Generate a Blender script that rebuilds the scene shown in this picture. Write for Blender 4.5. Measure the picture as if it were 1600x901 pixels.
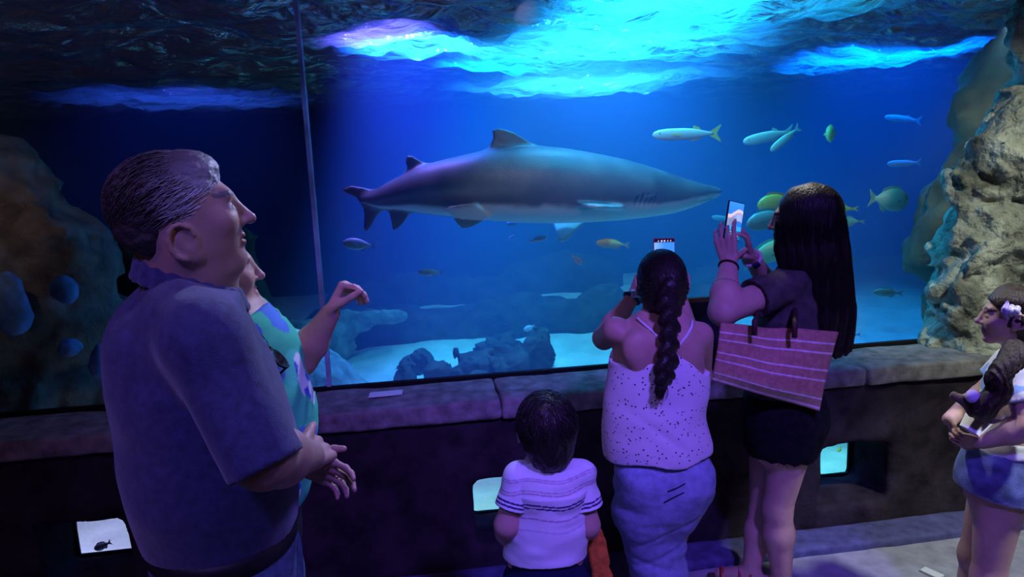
import bpy, bmesh, math, random
import numpy as np
from mathutils import Vector, Matrix

for o in list(bpy.data.objects):
    bpy.data.objects.remove(o)
SC = bpy.context.scene
COL = SC.collection

# ------------------------------------------------------------------ camera
FPX, CAM_H = 1100.0, 1.78
YAW, PITCH, ROLL = (math.radians(a) for a in (8.0, 10.0, 2.26))
_F = np.array([math.sin(YAW)*math.cos(PITCH), math.cos(YAW)*math.cos(PITCH), -math.sin(PITCH)])
_R0 = np.array([math.cos(YAW), -math.sin(YAW), 0.0]); _U0 = np.cross(_R0, _F)
_R = _R0*math.cos(ROLL) - _U0*math.sin(ROLL); _U = _U0*math.cos(ROLL) + _R0*math.sin(ROLL)
_C = np.array([0.0, 0.0, CAM_H])
cam_data = bpy.data.cameras.new('camera')
cam_data.sensor_width = 36.0
cam_data.lens = FPX/1600*36.0
cam_data.clip_start = 0.05; cam_data.clip_end = 100
cam = bpy.data.objects.new('camera', cam_data); COL.objects.link(cam)
cam.matrix_world = Matrix(((_R[0], _U[0], -_F[0], _C[0]), (_R[1], _U[1], -_F[1], _C[1]), (_R[2], _U[2], -_F[2], _C[2]), (0, 0, 0, 1)))
SC.camera = cam

# ------------------------------------------------------------------ view, world, lamps
SC.view_settings.view_transform = 'Standard'
SC.view_settings.look = 'None'
SC.view_settings.exposure = 0.0
SC.view_settings.gamma = 1.0
SC.view_settings.use_curve_mapping = False
w = bpy.data.worlds.new('world'); SC.world = w; w.use_nodes = True
w.node_tree.nodes['Background'].inputs[0].default_value = (0.30, 0.22, 0.60, 1)
w.node_tree.nodes['Background'].inputs[1].default_value = 0.035
try:
    SC.cycles.volume_bounces = 0
    SC.cycles.max_bounces = 6
    SC.cycles.transparent_max_bounces = 12
    SC.cycles.sample_clamp_indirect = 3.0
    SC.cycles.use_denoising = True
except Exception:
    pass

def spot(name, loc, target, color, power, angle, blend=0.6, radius=0.08):
    d = bpy.data.lights.new(name, 'SPOT')
    d.color = color; d.energy = power; d.spot_size = math.radians(angle); d.spot_blend = blend
    d.shadow_soft_size = radius
    o = bpy.data.objects.new(name, d); COL.objects.link(o)
    o.location = loc
    o.rotation_euler = (Vector(target) - Vector(loc)).to_track_quat('-Z', 'Y').to_euler()
    return o

def area(name, loc, target, color, power, sx, sy):
    d = bpy.data.lights.new(name, 'AREA'); d.shape = 'RECTANGLE'
    d.color = color; d.energy = power; d.size = sx; d.size_y = sy
    o = bpy.data.objects.new(name, d); COL.objects.link(o)
    o.location = loc
    o.rotation_euler = (Vector(target) - Vector(loc)).to_track_quat('-Z', 'Y').to_euler()
    return o

# lamps hung over the open water of the tank, and added unseen fills
spot('tank_lamp_blue', (0.15, 5.0, 4.2), (0.15, 5.0, 0.0), (0.02, 0.13, 1.0), 10000, 40, 1.0)
spot('tank_lamp_cyan', (1.5, 5.0, 4.1), (1.4, 5.3, 0.2), (0.03, 0.36, 1.0), 3000, 84, 1.0)
spot('tank_lamp_near', (1.25, 3.70, 3.15), (1.5, 3.9, 2.45), (0.02, 0.46, 1.0), 620, 135, 1.0)
spot('sand_fill', (0.7, 5.9, 4.3), (0.7, 5.9, 0.0), (0.005, 0.34, 1.0), 2800, 30, 0.8)  # added unseen spot that brightens the sand bed
spot('tank_lamp_deep_blue', (4.0, 5.5, 4.2), (4.3, 6.2, 0.2), (0.0, 0.13, 1.0), 6500, 60, 0.9)
spot('tank_lamp_green', (2.5, 3.5, 3.1), (2.3, 3.5, 2.4), (0.08, 1.0, 0.40), 60, 80, 0.9)
spot('tank_lamp_far', (1.8, 7.6, 4.2), (2.0, 7.2, 0.2), (0.03, 0.24, 1.0), 4800, 90, 0.9)
spot('tank_lamp_violet', (-0.3, 4.75, 4.3), (0.0, 4.55, 1.6), (0.28, 0.11, 1.0), 2500, 27, 1.0)
spot('left_haze_fill', (-2.2, 8.2, 4.3), (-2.2, 7.8, 0.2), (0.03, 0.07, 1.0), 800, 80, 0.9)  # added unseen spot, gives the dark left water a blue haze
spot('rock_fill', (3.1, 3.35, 2.40), (4.1, 4.4, 1.5), (1.0, 0.86, 0.55), 60, 60, 0.9, 0.03)  # added unseen spot under water to brighten the mossy rock
spot('sill_fill', (2.12, 3.30, 0.66), (2.16, 3.52, 0.0), (0.25, 1.0, 0.95), 13, 80, 0.8, 0.03)  # added spots hidden behind the knee wall, brighten sand at each low window
spot('sill_fill', (-1.50, 3.30, 0.66), (-1.56, 3.52, 0.0), (0.50, 0.52, 1.0), 20, 80, 0.8, 0.03)
spot('sill_fill', (0.34, 3.30, 0.66), (0.36, 3.52, 0.0), (0.55, 1.0, 0.9), 9, 80, 0.8, 0.03)
# lamps of the visitor hall: two and an added fill on the beam over the window, the others on the ceiling
spot('shark_fill_rose', (0.6, 2.93, 2.47), (1.3, 4.5, 1.35), (0.75, 0.62, 1.0), 34, 80, 0.9, 0.05)  # added unseen fill for the shark's flank and the fish
spot('beam_lamp_lilac', (0.5, 2.75, 2.47), (-0.35, 1.65, 1.45), (0.50, 0.55, 1.0), 110, 62, 0.9, 0.05)
spot('hall_lamp_lilac', (0.9, 0.9, 3.1), (-0.3, 1.4, 1.55), (0.42, 0.34, 1.0), 40, 34, 0.9, 0.1)
spot('hall_lamp_purple', (0.9, -0.2, 3.3), (0.75, 2.0, 0.75), (0.20, 0.10, 1.0), 430, 50, 0.8, 0.15)
spot('hall_lamp_purple_side', (-0.9, -0.6, 3.4), (-0.4, 1.6, 1.2), (0.20, 0.15, 1.0), 140, 46, 0.9, 0.15)
spot('hall_lamp_white', (2.6, 0.8, 3.3), (3.0, 3.1, 1.1), (0.92, 1.0, 0.86), 230, 42, 0.8, 0.1)
spot('hall_lamp_floor', (2.6, 1.0, 3.2), (2.1, 2.15, 0.0), (0.85, 0.92, 1.0), 300, 34, 0.5, 0.1)
spot('beam_lamp_white', (1.45, 2.85, 2.47), (1.80, 1.95, 0.95), (1.0, 0.95, 0.88), 70, 44, 0.8, 0.05)
spot('hall_lamp_rock', (-1.6, 0.9, 3.3), (-2.5, 4.0, 1.75), (1.0, 0.80, 0.84), 70, 30, 0.9, 0.1)
spot('hall_lamp_warm', (-2.2, 0.3, 3.7), (-1.0, 1.6, 1.3), (1.0, 0.35, 0.12), 26, 60, 0.9, 0.15)
# ------------------------------------------------------------------ geometry helpers
def V(*a): return np.array(a, dtype=float)
def unit(v): v = np.asarray(v, float); return v/np.linalg.norm(v)
def at(px, py, Y):
    """world point on the plane at depth Y that is seen at photo position (px, py)"""
    d = _F + _R*(px - 800)/FPX - _U*(py - 450.5)/FPX
    return _C + d*(Y/d[1])
def atz(px, py, Z):
    d = _F + _R*(px - 800)/FPX - _U*(py - 450.5)/FPX
    return _C + d*((Z - CAM_H)/d[2])
def proj(P):
    q = np.asarray(P) - _C; z = q @ _F
    return np.stack([800 + FPX*(q @ _R)/z, 450.5 - FPX*(q @ _U)/z], -1)

def _h3(ix, iy, iz, s):
    n = (ix.astype(np.int64)*374761393 + iy.astype(np.int64)*668265263 + iz.astype(np.int64)*2147483647 + s*974711) & 0xffffffff
    n = ((n ^ (n >> 13))*1274126177) & 0xffffffff
    return ((n ^ (n >> 16)) & 0xffff).astype(np.float32)/65535.0
def vnoise(P, f=1.0, s=0):
    Q = np.asarray(P, np.float32)*f; I = np.floor(Q); T = Q - I; T = T*T*(3 - 2*T)
    I = I.astype(np.int32); x, y, z = I[..., 0], I[..., 1], I[..., 2]; u, v, w_ = T[..., 0], T[..., 1], T[..., 2]
    def g(a, b, c): return _h3(x+a, y+b, z+c, s)
    a = g(0,0,0)*(1-u)+g(1,0,0)*u; b = g(0,1,0)*(1-u)+g(1,1,0)*u
    c = g(0,0,1)*(1-u)+g(1,0,1)*u; d = g(0,1,1)*(1-u)+g(1,1,1)*u
    return ((a*(1-v)+b*v)*(1-w_)+(c*(1-v)+d*v)*w_)*2 - 1
def fbm(P, f=1.0, o=4, s=0, g=0.5):
    r = 0; a = 1.0
    for i in range(o):
        r = r + a*vnoise(P, f, s+i); f *= 2.03; a *= g
    return r

def smin(a, b, k):
    h = np.maximum(k - np.abs(a - b), 0)/k
    return np.minimum(a, b) - h*h*k*0.25

class Body:
    """implicit surface made of blended rounded cones and ellipsoids, meshed as one skin"""
    def __init__(self): self.L = []
    def add(self, fn, c, r, k=0.02, op='u'): self.L.append((fn, np.asarray(c, np.float32), float(r), float(k), op)); return self
    def cap(self, a, b, ra, rb=None, k=0.02, flat=None, op='u'):
        a = np.asarray(a, float); b = np.asarray(b, float); rb = ra if rb is None else rb
        ba = b - a; L2 = float(ba @ ba) + 1e-12
        if flat is not None: n = unit(flat[0]); q = flat[1]; nb = float(n @ ba)
        a32, ba32 = a.astype(np.float32), ba.astype(np.float32)
        def fn(P):
            pa = P - a32
            t = np.clip((pa @ ba32)/L2, 0, 1)
            d = pa - t[..., None]*ba32
            if flat is not None:
                n32 = n.astype(np.float32)
                d = d + (d @ n32)[..., None]*((q - 1)*n32)
            return np.sqrt((d*d).sum(-1)) - (ra + (rb - ra)*t)
        return self.add(fn, (a+b)/2, math.sqrt(L2)/2 + max(ra, rb), k, op)
    def chain(self, pts, rad, k=0.02, flat=None, op='u'):
        for i in range(len(pts)-1): self.cap(pts[i], pts[i+1], rad[i], rad[i+1], k, flat, op)
        return self
    def ell(self, c, r, M=None, k=0.02, op='u'):
        c32 = np.asarray(c, np.float32); M32 = None if M is None else np.asarray(M, np.float32); ir = 1/np.asarray(r, np.float32)
        rm = float(min(r))
        def fn(P):
            q = P - c32
            if M32 is not None: q = q @ M32.T
            q1 = q*ir; k0 = np.sqrt((q1*q1).sum(-1)) + 1e-6; q2 = q1*ir; k1 = np.sqrt((q2*q2).sum(-1)) + 1e-6
            return k0*(k0 - 1)/k1
        return self.add(fn, c, max(r), k, op)
    def box(self, c, half, M=None, rnd=0.01, k=0.005, op='u'):
        c32 = np.asarray(c, np.float32); M32 = None if M is None else np.asarray(M, np.float32); h = np.asarray(half, np.float32) - rnd
        def fn(P):
            q = P - c32
            if M32 is not None: q = q @ M32.T
            q = np.abs(q) - h
            return np.sqrt((np.maximum(q, 0)**2).sum(-1)) + np.minimum(q.max(-1), 0) - rnd
        return self.add(fn, c, float(np.linalg.norm(half)), k, op)
    def fin(self, poly, o, ex, ey, thick, k=0.02, taper=None):
        """flat plate: 2-D outline poly in the plane (o, ex, ey), half thickness thick"""
        poly = np.asarray(poly, np.float32); ex = unit(ex).astype(np.float32); ey = unit(ey).astype(np.float32)
        n = np.cross(ex, ey).astype(np.float32); o = np.asarray(o, np.float32)
        c2 = (poly.min(0) + poly.max(0))/2; R2 = np.linalg.norm(poly - c2, axis=1).max()
        def fn(P):
            q = P - o; u = q @ ex; v = q @ ey; w_ = np.abs(q @ n)
            p = np.stack([u, v], -1); d = np.full(u.shape, 1e9, np.float32); s = np.ones(u.shape, np.float32)
            N = len(poly)
            for i in range(N):
                a = poly[i]; b = poly[i-1]; e = b - a; wv = p - a
                t = np.clip((wv @ e)/float(e @ e), 0, 1); bb = wv - t[..., None]*e
                d = np.minimum(d, (bb*bb).sum(-1))
                c1 = p[..., 1] >= a[1]; c2_ = p[..., 1] < b[1]; c3 = e[0]*wv[..., 1] > e[1]*wv[..., 0]
                al = (c1 & c2_ & c3) | (~c1 & ~c2_ & ~c3)
                s = np.where(al, -s, s)
            d = s*np.sqrt(d)
            a_ = np.maximum(d + thick, 0); 
            return np.where(d > -thick, np.sqrt(a_*a_ + w_*w_) - thick, w_ - thick*(1 + 0.6*np.clip((-d - thick)/0.06, 0, 1)))
        return self.add(fn, o + ex*c2[0] + ey*c2[1], R2 + thick*2, k, 'u')
    def bounds(self):
        lo = np.min([c - r for f, c, r, k, op in self.L if op == 'u'], 0); hi = np.max([c + r for f, c, r, k, op in self.L if op == 'u'], 0)
        return lo, hi
    def ev(self, P, bc, br):
        D = np.full(P.shape[:2], 5.0, np.float32)
        for fn, c, r, k, op in self.L:
            sel = np.where(np.linalg.norm(bc - c, axis=1) < r + br + k + 0.05)[0]
            if len(sel) == 0: continue
            d = fn(P[sel]).astype(np.float32)
            if op == 'u': D[sel] = smin(D[sel], d, k)
            elif op == 's': D[sel] = -smin(-D[sel], d, k)
            else: D[sel] = -smin(-D[sel], -d, k)
        return D
    def mesh(self, h, post=None, pad=0.02, lo=None, hi=None, slack=1.5):
        l, u = self.bounds(); lo = l - pad if lo is None else np.asarray(lo, float); hi = u + pad if hi is None else np.asarray(hi, float)
        B = 8
        nb = np.maximum(1, np.ceil((hi - lo)/(h*B)).astype(int)); n = nb*B
        gx = [np.arange(nb[i]) for i in range(3)]
        G = np.stack(np.meshgrid(*gx, indexing='ij'), -1).reshape(-1, 3)
        off = (np.stack(np.meshgrid(*[np.arange(B)]*3, indexing='ij'), -1).reshape(-1, 3)*h).astype(np.float32)
        bl = (lo + G*(h*B)).astype(np.float32); ctr = bl + h*(B-1)/2
        br = h*B*0.87
        D0 = np.empty(len(G), np.float32)
        for i in range(0, len(G), 20000):
            P = ctr[i:i+20000][:, None, :]
            d = self.ev(P, ctr[i:i+20000], br)
            if post is not None: d = post(P, d)
            D0[i:i+20000] = d[:, 0]
        act = np.where(np.abs(D0) < br*slack)[0]
        full = np.repeat(np.where(D0 < 0, -1.0, 1.0).astype(np.float32)[:, None], B**3, 1)
        for i in range(0, len(act), 1500):
            ids = act[i:i+1500]
            P = bl[ids][:, None, :] + off[None]
            d = self.ev(P, ctr[ids], br)
            if post is not None: d = post(P, d)
            full[ids] = d
        D = full.reshape(nb[0], nb[1], nb[2], B, B, B).transpose(0, 3, 1, 4, 2, 5).reshape(n)
        D[0] = D[-1] = 1; D[:, 0] = D[:, -1] = 1; D[:, :, 0] = D[:, :, -1] = 1
        return surface_nets(D, lo, h)

def largest_piece(v, q):
    lab = np.arange(len(v))
    for _ in range(200):
        m = lab[q].min(1); old = lab.copy()
        for k in range(4): np.minimum.at(lab, q[:, k], m)
        lab = lab[lab]
        if (lab == old).all(): break
    best = np.bincount(lab).argmax(); keep = lab == best
    idx = np.cumsum(keep) - 1
    return v[keep], idx[q[keep[q[:, 0]]]]

def surface_nets(D, lo, h):
    S = D < 0
    def sh(A, c): return A[c[0]:A.shape[0]-1+c[0], c[1]:A.shape[1]-1+c[1], c[2]:A.shape[2]-1+c[2]]
    cs = [(i, j, k) for i in (0, 1) for j in (0, 1) for k in (0, 1)]
    anyi = np.zeros([d-1 for d in D.shape], bool); alli = np.ones_like(anyi)
    for c in cs:
        s = sh(S, c); anyi |= s; alli &= s
    actv = anyi & ~alli
    idx = np.argwhere(actv)
    cid = np.full(actv.shape, -1, np.int32); cid[actv] = np.arange(len(idx))
    val = {c: D[idx[:, 0]+c[0], idx[:, 1]+c[1], idx[:, 2]+c[2]] for c in cs}
    acc = np.zeros((len(idx), 3)); cnt = np.zeros(len(idx))
    for a in cs:
        for ax in range(3):
            if a[ax]: continue
            b = list(a); b[ax] = 1; b = tuple(b)
            va, vb = val[a], val[b]; m = (va < 0) != (vb < 0)
            t = np.where(m, va/np.where(m, va - vb, 1), 0)
            p = np.tile(np.array(a, float), (len(idx), 1)); p[:, ax] += t
            acc += p*m[:, None]; cnt += m
    verts = lo + h*(idx + acc/cnt[:, None])
    quads = []
    for ax in range(3):
        o1, o2 = [(1, 2), (2, 0), (0, 1)][ax]
        s0 = [slice(None)]*3; s1 = [slice(None)]*3
        s0[ax] = slice(0, -1); s1[ax] = slice(1, None)
        A, Bq = S[tuple(s0)], S[tuple(s1)]
        e = np.argwhere(A != Bq)
        ok = (e[:, o1] > 0) & (e[:, o2] > 0) & (e[:, o1] < D.shape[o1]-1) & (e[:, o2] < D.shape[o2]-1)
        e = e[ok]; fl = A[tuple(e.T)]
        def cell(d1, d2):
            q = e.copy(); q[:, o1] += d1; q[:, o2] += d2; return cid[tuple(q.T)]
        q = np.stack([cell(-1, -1), cell(0, -1), cell(0, 0), cell(-1, 0)], -1)
        q[~fl] = q[~fl][:, ::-1]
        quads.append(q)
    Q = np.concatenate(quads); Q = Q[(Q >= 0).all(1)]
    return verts, Q

# ------------------------------------------------------------------ objects
def link_mesh(name, verts, faces, material=None, parent=None, col=None, smooth=True, attrs=None, origin=None):
    verts = np.asarray(verts, np.float32)
    base = np.zeros(3)
    if parent is not None: base = np.array(parent.get('_o', (0, 0, 0)))
    elif origin is not None: base = np.asarray(origin, float)
    elif len(verts): base = np.array([*(verts[:, :2].min(0) + verts[:, :2].max(0))/2, verts[:, 2].min()])
    me = bpy.data.meshes.new(name)
    if isinstance(faces, np.ndarray):
        nf, k = faces.shape
        me.vertices.add(len(verts)); me.vertices.foreach_set('co', (verts - base).astype(np.float32).ravel())
        me.loops.add(nf*k); me.loops.foreach_set('vertex_index', faces.astype(np.int32).ravel())
        me.polygons.add(nf); me.polygons.foreach_set('loop_start', np.arange(0, nf*k, k, dtype=np.int32))
        me.polygons.foreach_set('loop_total', np.full(nf, k, np.int32))
        me.update(calc_edges=True)
    else:
        me.from_pydata([tuple(v) for v in (verts - base)], [], faces)
    if smooth: me.polygons.foreach_set('use_smooth', np.ones(len(me.polygons), bool))
    if col is not None:
        a = me.color_attributes.new('Col', 'FLOAT_COLOR', 'POINT')
        c = np.ones((len(verts), 4), np.float32); c[:, :3] = col
        a.data.foreach_set('color', c.ravel())
    if attrs:
        for nme, vals in attrs.items():
            a = me.attributes.new(nme, 'FLOAT', 'POINT'); a.data.foreach_set('value', np.asarray(vals, np.float32))
    me.update()
    o = bpy.data.objects.new(name, me); COL.objects.link(o)
    if material is not None: me.materials.append(material)
    if parent is not None:
        o.parent = parent
    else:
        o.location = base; o['_o'] = tuple(float(x) for x in base)
    return o

def thing(name, label, cat, loc, group=None, kind=None):
    o = bpy.data.objects.new(name, None); COL.objects.link(o)
    o.location = tuple(loc); o['_o'] = tuple(float(x) for x in loc); o.empty_display_size = 0.1
    if label: o['label'] = label
    if cat: o['category'] = cat
    if group: o['group'] = group
    if kind: o['kind'] = kind
    return o
def tag(o, label=None, cat=None, group=None, kind=None):
    for k_, v_ in (('label', label), ('category', cat), ('group', group), ('kind', kind)):
        if v_: o[k_] = v_
    return o

class MB:
    """collects simple solids into one mesh"""
    def __init__(self): self.v = []; self.f = []
    def add(self, vs, fs):
        n = len(self.v); self.v += [tuple(map(float, p)) for p in vs]; self.f += [tuple(i+n for i in q) for q in fs]; return self
    def box(self, c, half, M=None):
        M = np.eye(3) if M is None else np.asarray(M)
        vs = [np.asarray(c) + M.T @ (np.array([x, y, z])*half) for x in (-1, 1) for y in (-1, 1) for z in (-1, 1)]
        return self.add(vs, [(0,1,3,2), (4,6,7,5), (0,4,5,1), (2,3,7,6), (0,2,6,4), (1,5,7,3)])
    def rbox(self, c, half, M=None, b=0.004):
        """box with bevelled edges"""
        M = np.eye(3) if M is None else np.asarray(M)
        bm = bmesh.new(); bmesh.ops.create_cube(bm, size=2.0)
        for v in bm.verts: v.co = Vector((v.co.x*half[0], v.co.y*half[1], v.co.z*half[2]))
        bmesh.ops.bevel(bm, geom=bm.edges[:], offset=b, segments=2, affect='EDGES', profile=0.5)
        bm.verts.index_update()
        vs = [np.asarray(c) + M.T @ np.array(v.co) for v in bm.verts]; fs = [tuple(v.index for v in f.verts) for f in bm.faces]
        bm.free(); return self.add(vs, fs)
    def tube(self, pts, rad, n=8, closed=False):
        pts = [np.asarray(p, float) for p in pts]; rad = rad if hasattr(rad, '__len__') else [rad]*len(pts)
        vs = []; N = len(pts); prev = None
        for i, p in enumerate(pts):
            t = unit((pts[(i+1) % N] if closed or i < N-1 else pts[i]) - (pts[i-1] if closed or i > 0 else pts[i]))
            r_ = np.cross(t, [0.13, 0.21, 1.0]) if prev is None else prev - t*(prev @ t)
            r_ = unit(r_); prev = r_; b_ = np.cross(t, r_)
            for k in range(n):
                a = 2*math.pi*k/n; vs.append(p + rad[i]*(r_*math.cos(a) + b_*math.sin(a)))
        fs = []
        for i in range(N if closed else N-1):
            j = (i+1) % N
            for k in range(n): fs.append((i*n+k, i*n+(k+1) % n, j*n+(k+1) % n, j*n+k))
        if not closed: fs += [tuple(range(n))[::-1], tuple((N-1)*n+k for k in range(n))]
        return self.add(vs, fs)
    def ball(self, c, r, M=None, n=10):
        M = np.eye(3) if M is None else np.asarray(M); r = r if hasattr(r, '__len__') else (r, r, r)
        vs = [np.asarray(c) + M.T @ (np.array(r)*[0, 0, -1])]
        for i in range(1, n//2):
            a = -math.pi/2 + math.pi*i/(n//2)
            for k in range(n):
                b_ = 2*math.pi*k/n; vs.append(np.asarray(c) + M.T @ (np.array(r)*[math.cos(a)*math.cos(b_), math.cos(a)*math.sin(b_), math.sin(a)]))
        vs.append(np.asarray(c) + M.T @ (np.array(r)*[0, 0, 1])); m = n//2 - 1; fs = []
        for k in range(n):
            fs.append((0, 1+(k+1) % n, 1+k)); fs.append((len(vs)-1, 1+(m-1)*n+k, 1+(m-1)*n+(k+1) % n))
            for i in range(m-1): fs.append((1+i*n+k, 1+i*n+(k+1) % n, 1+(i+1)*n+(k+1) % n, 1+(i+1)*n+k))
        return self.add(vs, fs)
    def build(self, name, m=None, parent=None, smooth=False, origin=None):
        return link_mesh(name, np.array(self.v), self.f, m, parent, smooth=smooth, origin=origin)

def strands_mesh(paths, rad, name, m, parent, sides=3, cols=None):
    """thin tapered locks; paths: list of (n,3) arrays of equal length"""
    A = np.stack(paths); S, N, _ = A.shape
    T = np.gradient(A, axis=1); T /= np.linalg.norm(T, axis=2, keepdims=True) + 1e-9
    ref = np.array([0.31, 0.77, 0.23]); r_ = np.cross(T, ref); r_ /= np.linalg.norm(r_, axis=2, keepdims=True) + 1e-9
    b_ = np.cross(T, r_)
    tp = np.interp(np.linspace(0, 1, N), [0, 0.1, 0.7, 1], [0.7, 1, 0.9, 0.15])[None, :, None]
    vs = np.stack([A + rad*tp*(r_*math.cos(2*math.pi*k/sides) + b_*math.sin(2*math.pi*k/sides)) for k in range(sides)], 2)
    vs = vs.reshape(-1, 3)
    s, i, k = np.meshgrid(np.arange(S), np.arange(N-1), np.arange(sides), indexing='ij')
    f = lambda s, i, k: (s*N + i)*sides + k % sides
    Q = np.stack([f(s, i, k), f(s, i, k+1), f(s, i+1, k+1), f(s, i+1, k)], -1).reshape(-1, 4)
    c = None
    if cols is not None: c = np.repeat(np.asarray(cols), N*sides, 0)
    return link_mesh(name, vs, Q, m, parent, col=c)

# ------------------------------------------------------------------ materials
_mats = {}
def mat(name, base=(0.5, 0.5, 0.5), rough=0.6, spec=0.3, attr=False, noise=None, bump=None, emit=None, metal=0.0, transl=0.0, coat=0.0, sheen=0.0):
    """noise=(scale, amount, stretch) varies the base colour, bump=(scale, strength, stretch)"""
    if name in _mats: return _mats[name]
    m = bpy.data.materials.new(name); m.use_nodes = True; nt = m.node_tree; N = nt.nodes; Lk = nt.links
    b = N['Principled BSDF']; b.inputs['Roughness'].default_value = rough; b.inputs['Metallic'].default_value = metal
    b.inputs['Specular IOR Level'].default_value = spec
    if coat: b.inputs['Coat Weight'].default_value = coat
    if sheen: b.inputs['Sheen Weight'].default_value = sheen
    src = None
    if attr:
        a = N.new('ShaderNodeVertexColor'); a.layer_name = 'Col'; src = a.outputs[0]
    tc = N.new('ShaderNodeTexCoord')
    def tex(sc, stretch, detail=5):
        mp = N.new('ShaderNodeMapping'); mp.inputs['Scale'].default_value = stretch or (1, 1, 1)
        Lk.new(tc.outputs['Object'], mp.inputs[0]); t = N.new('ShaderNodeTexNoise'); t.inputs['Scale'].default_value = sc; t.inputs['Detail'].default_value = detail
        Lk.new(mp.outputs[0], t.inputs['Vector']); return t
    if noise:
        t = tex(noise[0], noise[2] if len(noise) > 2 else None)
        mr = N.new('ShaderNodeMapRange'); mr.inputs[1].default_value = 0.3; mr.inputs[2].default_value = 0.7
        mr.inputs[3].default_value = 1 - noise[1]; mr.inputs[4].default_value = 1 + noise[1]; Lk.new(t.outputs[0], mr.inputs[0])
        mx = N.new('ShaderNodeVectorMath'); mx.operation = 'SCALE'
        if src is None: mx.inputs[0].default_value = base[:3]
        else: Lk.new(src, mx.inputs[0])
        Lk.new(mr.outputs[0], mx.inputs['Scale']); src = mx.outputs[0]
    if src is None: b.inputs['Base Color'].default_value = (*base[:3], 1)
    else: Lk.new(src, b.inputs['Base Color'])
    if bump:
        t = tex(bump[0], bump[2] if len(bump) > 2 else None, 6); bp = N.new('ShaderNodeBump'); bp.inputs['Strength'].default_value = bump[1]
        bp.inputs['Distance'].default_value = bump[3] if len(bump) > 3 else 0.01
        Lk.new(t.outputs[0], bp.inputs['Height']); Lk.new(bp.outputs[0], b.inputs['Normal'])
    if emit:
        b.inputs['Emission Color'].default_value = (*emit[0], 1); b.inputs['Emission Strength'].default_value = emit[1]
    if transl:
        out = N['Material Output']; tr = N.new('ShaderNodeBsdfTranslucent'); ms = N.new('ShaderNodeMixShader'); ms.inputs[0].default_value = transl
        if src is None: tr.inputs[0].default_value = (*base[:3], 1)
        else: Lk.new(src, tr.inputs[0])
        Lk.new(b.outputs[0], ms.inputs[1]); Lk.new(tr.outputs[0], ms.inputs[2]); Lk.new(ms.outputs[0], out.inputs[0])
    _mats[name] = m
    return m

def clear_pane(name, refl=0.06, tint=(1, 1, 1)):
    m = bpy.data.materials.new(name); m.use_nodes = True; N = m.node_tree.nodes; Lk = m.node_tree.links
    N.remove(N['Principled BSDF']); out = N['Material Output']
    t = N.new('ShaderNodeBsdfTransparent'); t.inputs[0].default_value = (*tint, 1)
    g = N.new('ShaderNodeBsdfGlossy'); g.inputs['Roughness'].default_value = 0.02
    lw = N.new('ShaderNodeLayerWeight'); lw.inputs[0].default_value = 0.25
    mu = N.new('ShaderNodeMath'); mu.operation = 'MULTIPLY'; mu.inputs[1].default_value = refl*4; Lk.new(lw.outputs['Fresnel'], mu.inputs[0])
    ms = N.new('ShaderNodeMixShader'); Lk.new(mu.outputs[0], ms.inputs[0]); Lk.new(t.outputs[0], ms.inputs[1]); Lk.new(g.outputs[0], ms.inputs[2])
    Lk.new(ms.outputs[0], out.inputs[0])
    return m
# ------------------------------------------------------------------ the hall: floor, knee wall, ledge, window
M_wall = mat('dark_stucco', (0.035, 0.026, 0.034), 0.95, 0.08, noise=(9, 0.5), bump=(45, 0.5))
M_floor = mat('pale_concrete', (0.36, 0.36, 0.40), 0.75, 0.25, noise=(14, 0.22), bump=(60, 0.25))
M_kerb = mat('kerb_purple_shade', (0.10, 0.10, 0.24), 0.8, 0.2, noise=(20, 0.3), bump=(50, 0.3))  # blue of the shaded, purple-lit floor strip put into the kerb colour
M_ledge = mat('worn_concrete', (0.23, 0.21, 0.21), 0.85, 0.2, noise=(16, 0.45), bump=(40, 0.6))
M_black = mat('black_gasket', (0.008, 0.008, 0.009), 0.6, 0.2)
M_hallrock = mat('hall_rock', (0.34, 0.35, 0.29), 0.95, 0.1, noise=(6, 0.8), bump=(22, 1.0, None, 0.05))

NICHES = [(-1.56, -1.22), (0.20, 0.55), (1.82, 2.17)]
NZ = (0.13, 0.43)

fl = MB(); fl.box((0, 0.6, -0.05), (4.6, 2.3, 0.05)); fl_o = fl.build('floor', M_floor, origin=(0, 0.6, 0)); tag(fl_o, kind='structure')
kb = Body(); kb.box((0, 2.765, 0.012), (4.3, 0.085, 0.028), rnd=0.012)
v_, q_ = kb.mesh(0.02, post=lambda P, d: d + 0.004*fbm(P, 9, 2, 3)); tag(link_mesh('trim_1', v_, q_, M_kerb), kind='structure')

wl = Body(); wl.box((0, 3.02, 0.36), (4.3, 0.17, 0.37), rnd=0.015)
for a, b in NICHES: wl.box(((a+b)/2, 3.0, (NZ[0]+NZ[1])/2), ((b-a)/2, 0.5, (NZ[1]-NZ[0])/2), rnd=0.03, k=0.02, op='s')
v_, q_ = wl.mesh(0.02, post=lambda P, d: d + 0.006*fbm(P, 7, 3, 11), lo=(-4.4, 2.8, -0.05), hi=(4.4, 3.25, 0.8))
tag(link_mesh('wall_front', v_, q_, M_wall), kind='structure')
wl = MB(); wl.box((0, 3.3, 3.12), (4.6, 0.25, 0.45)); tag(wl.build('wall_top', M_wall), kind='structure')

ledge = thing('trim_2', None, None, (0, 2.99, 0.72), kind='structure')
xs_ = [-4.3, -2.05, 0.335, 2.02, 4.3]
for i in range(4):
    b_ = Body(); b_.box(((xs_[i]+xs_[i+1])/2, 2.985, 0.762), ((xs_[i+1]-xs_[i])/2 - 0.0015, 0.165, 0.043), rnd=0.012)
    def lp(P, d, i=i): return d + 0.006*fbm(P*np.array([0.6, 1, 1.2], np.float32), 9, 4, 21+i)
    v_, q_ = b_.mesh(0.014, post=lp); link_mesh('slab', v_, q_, M_ledge, ledge)

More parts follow.
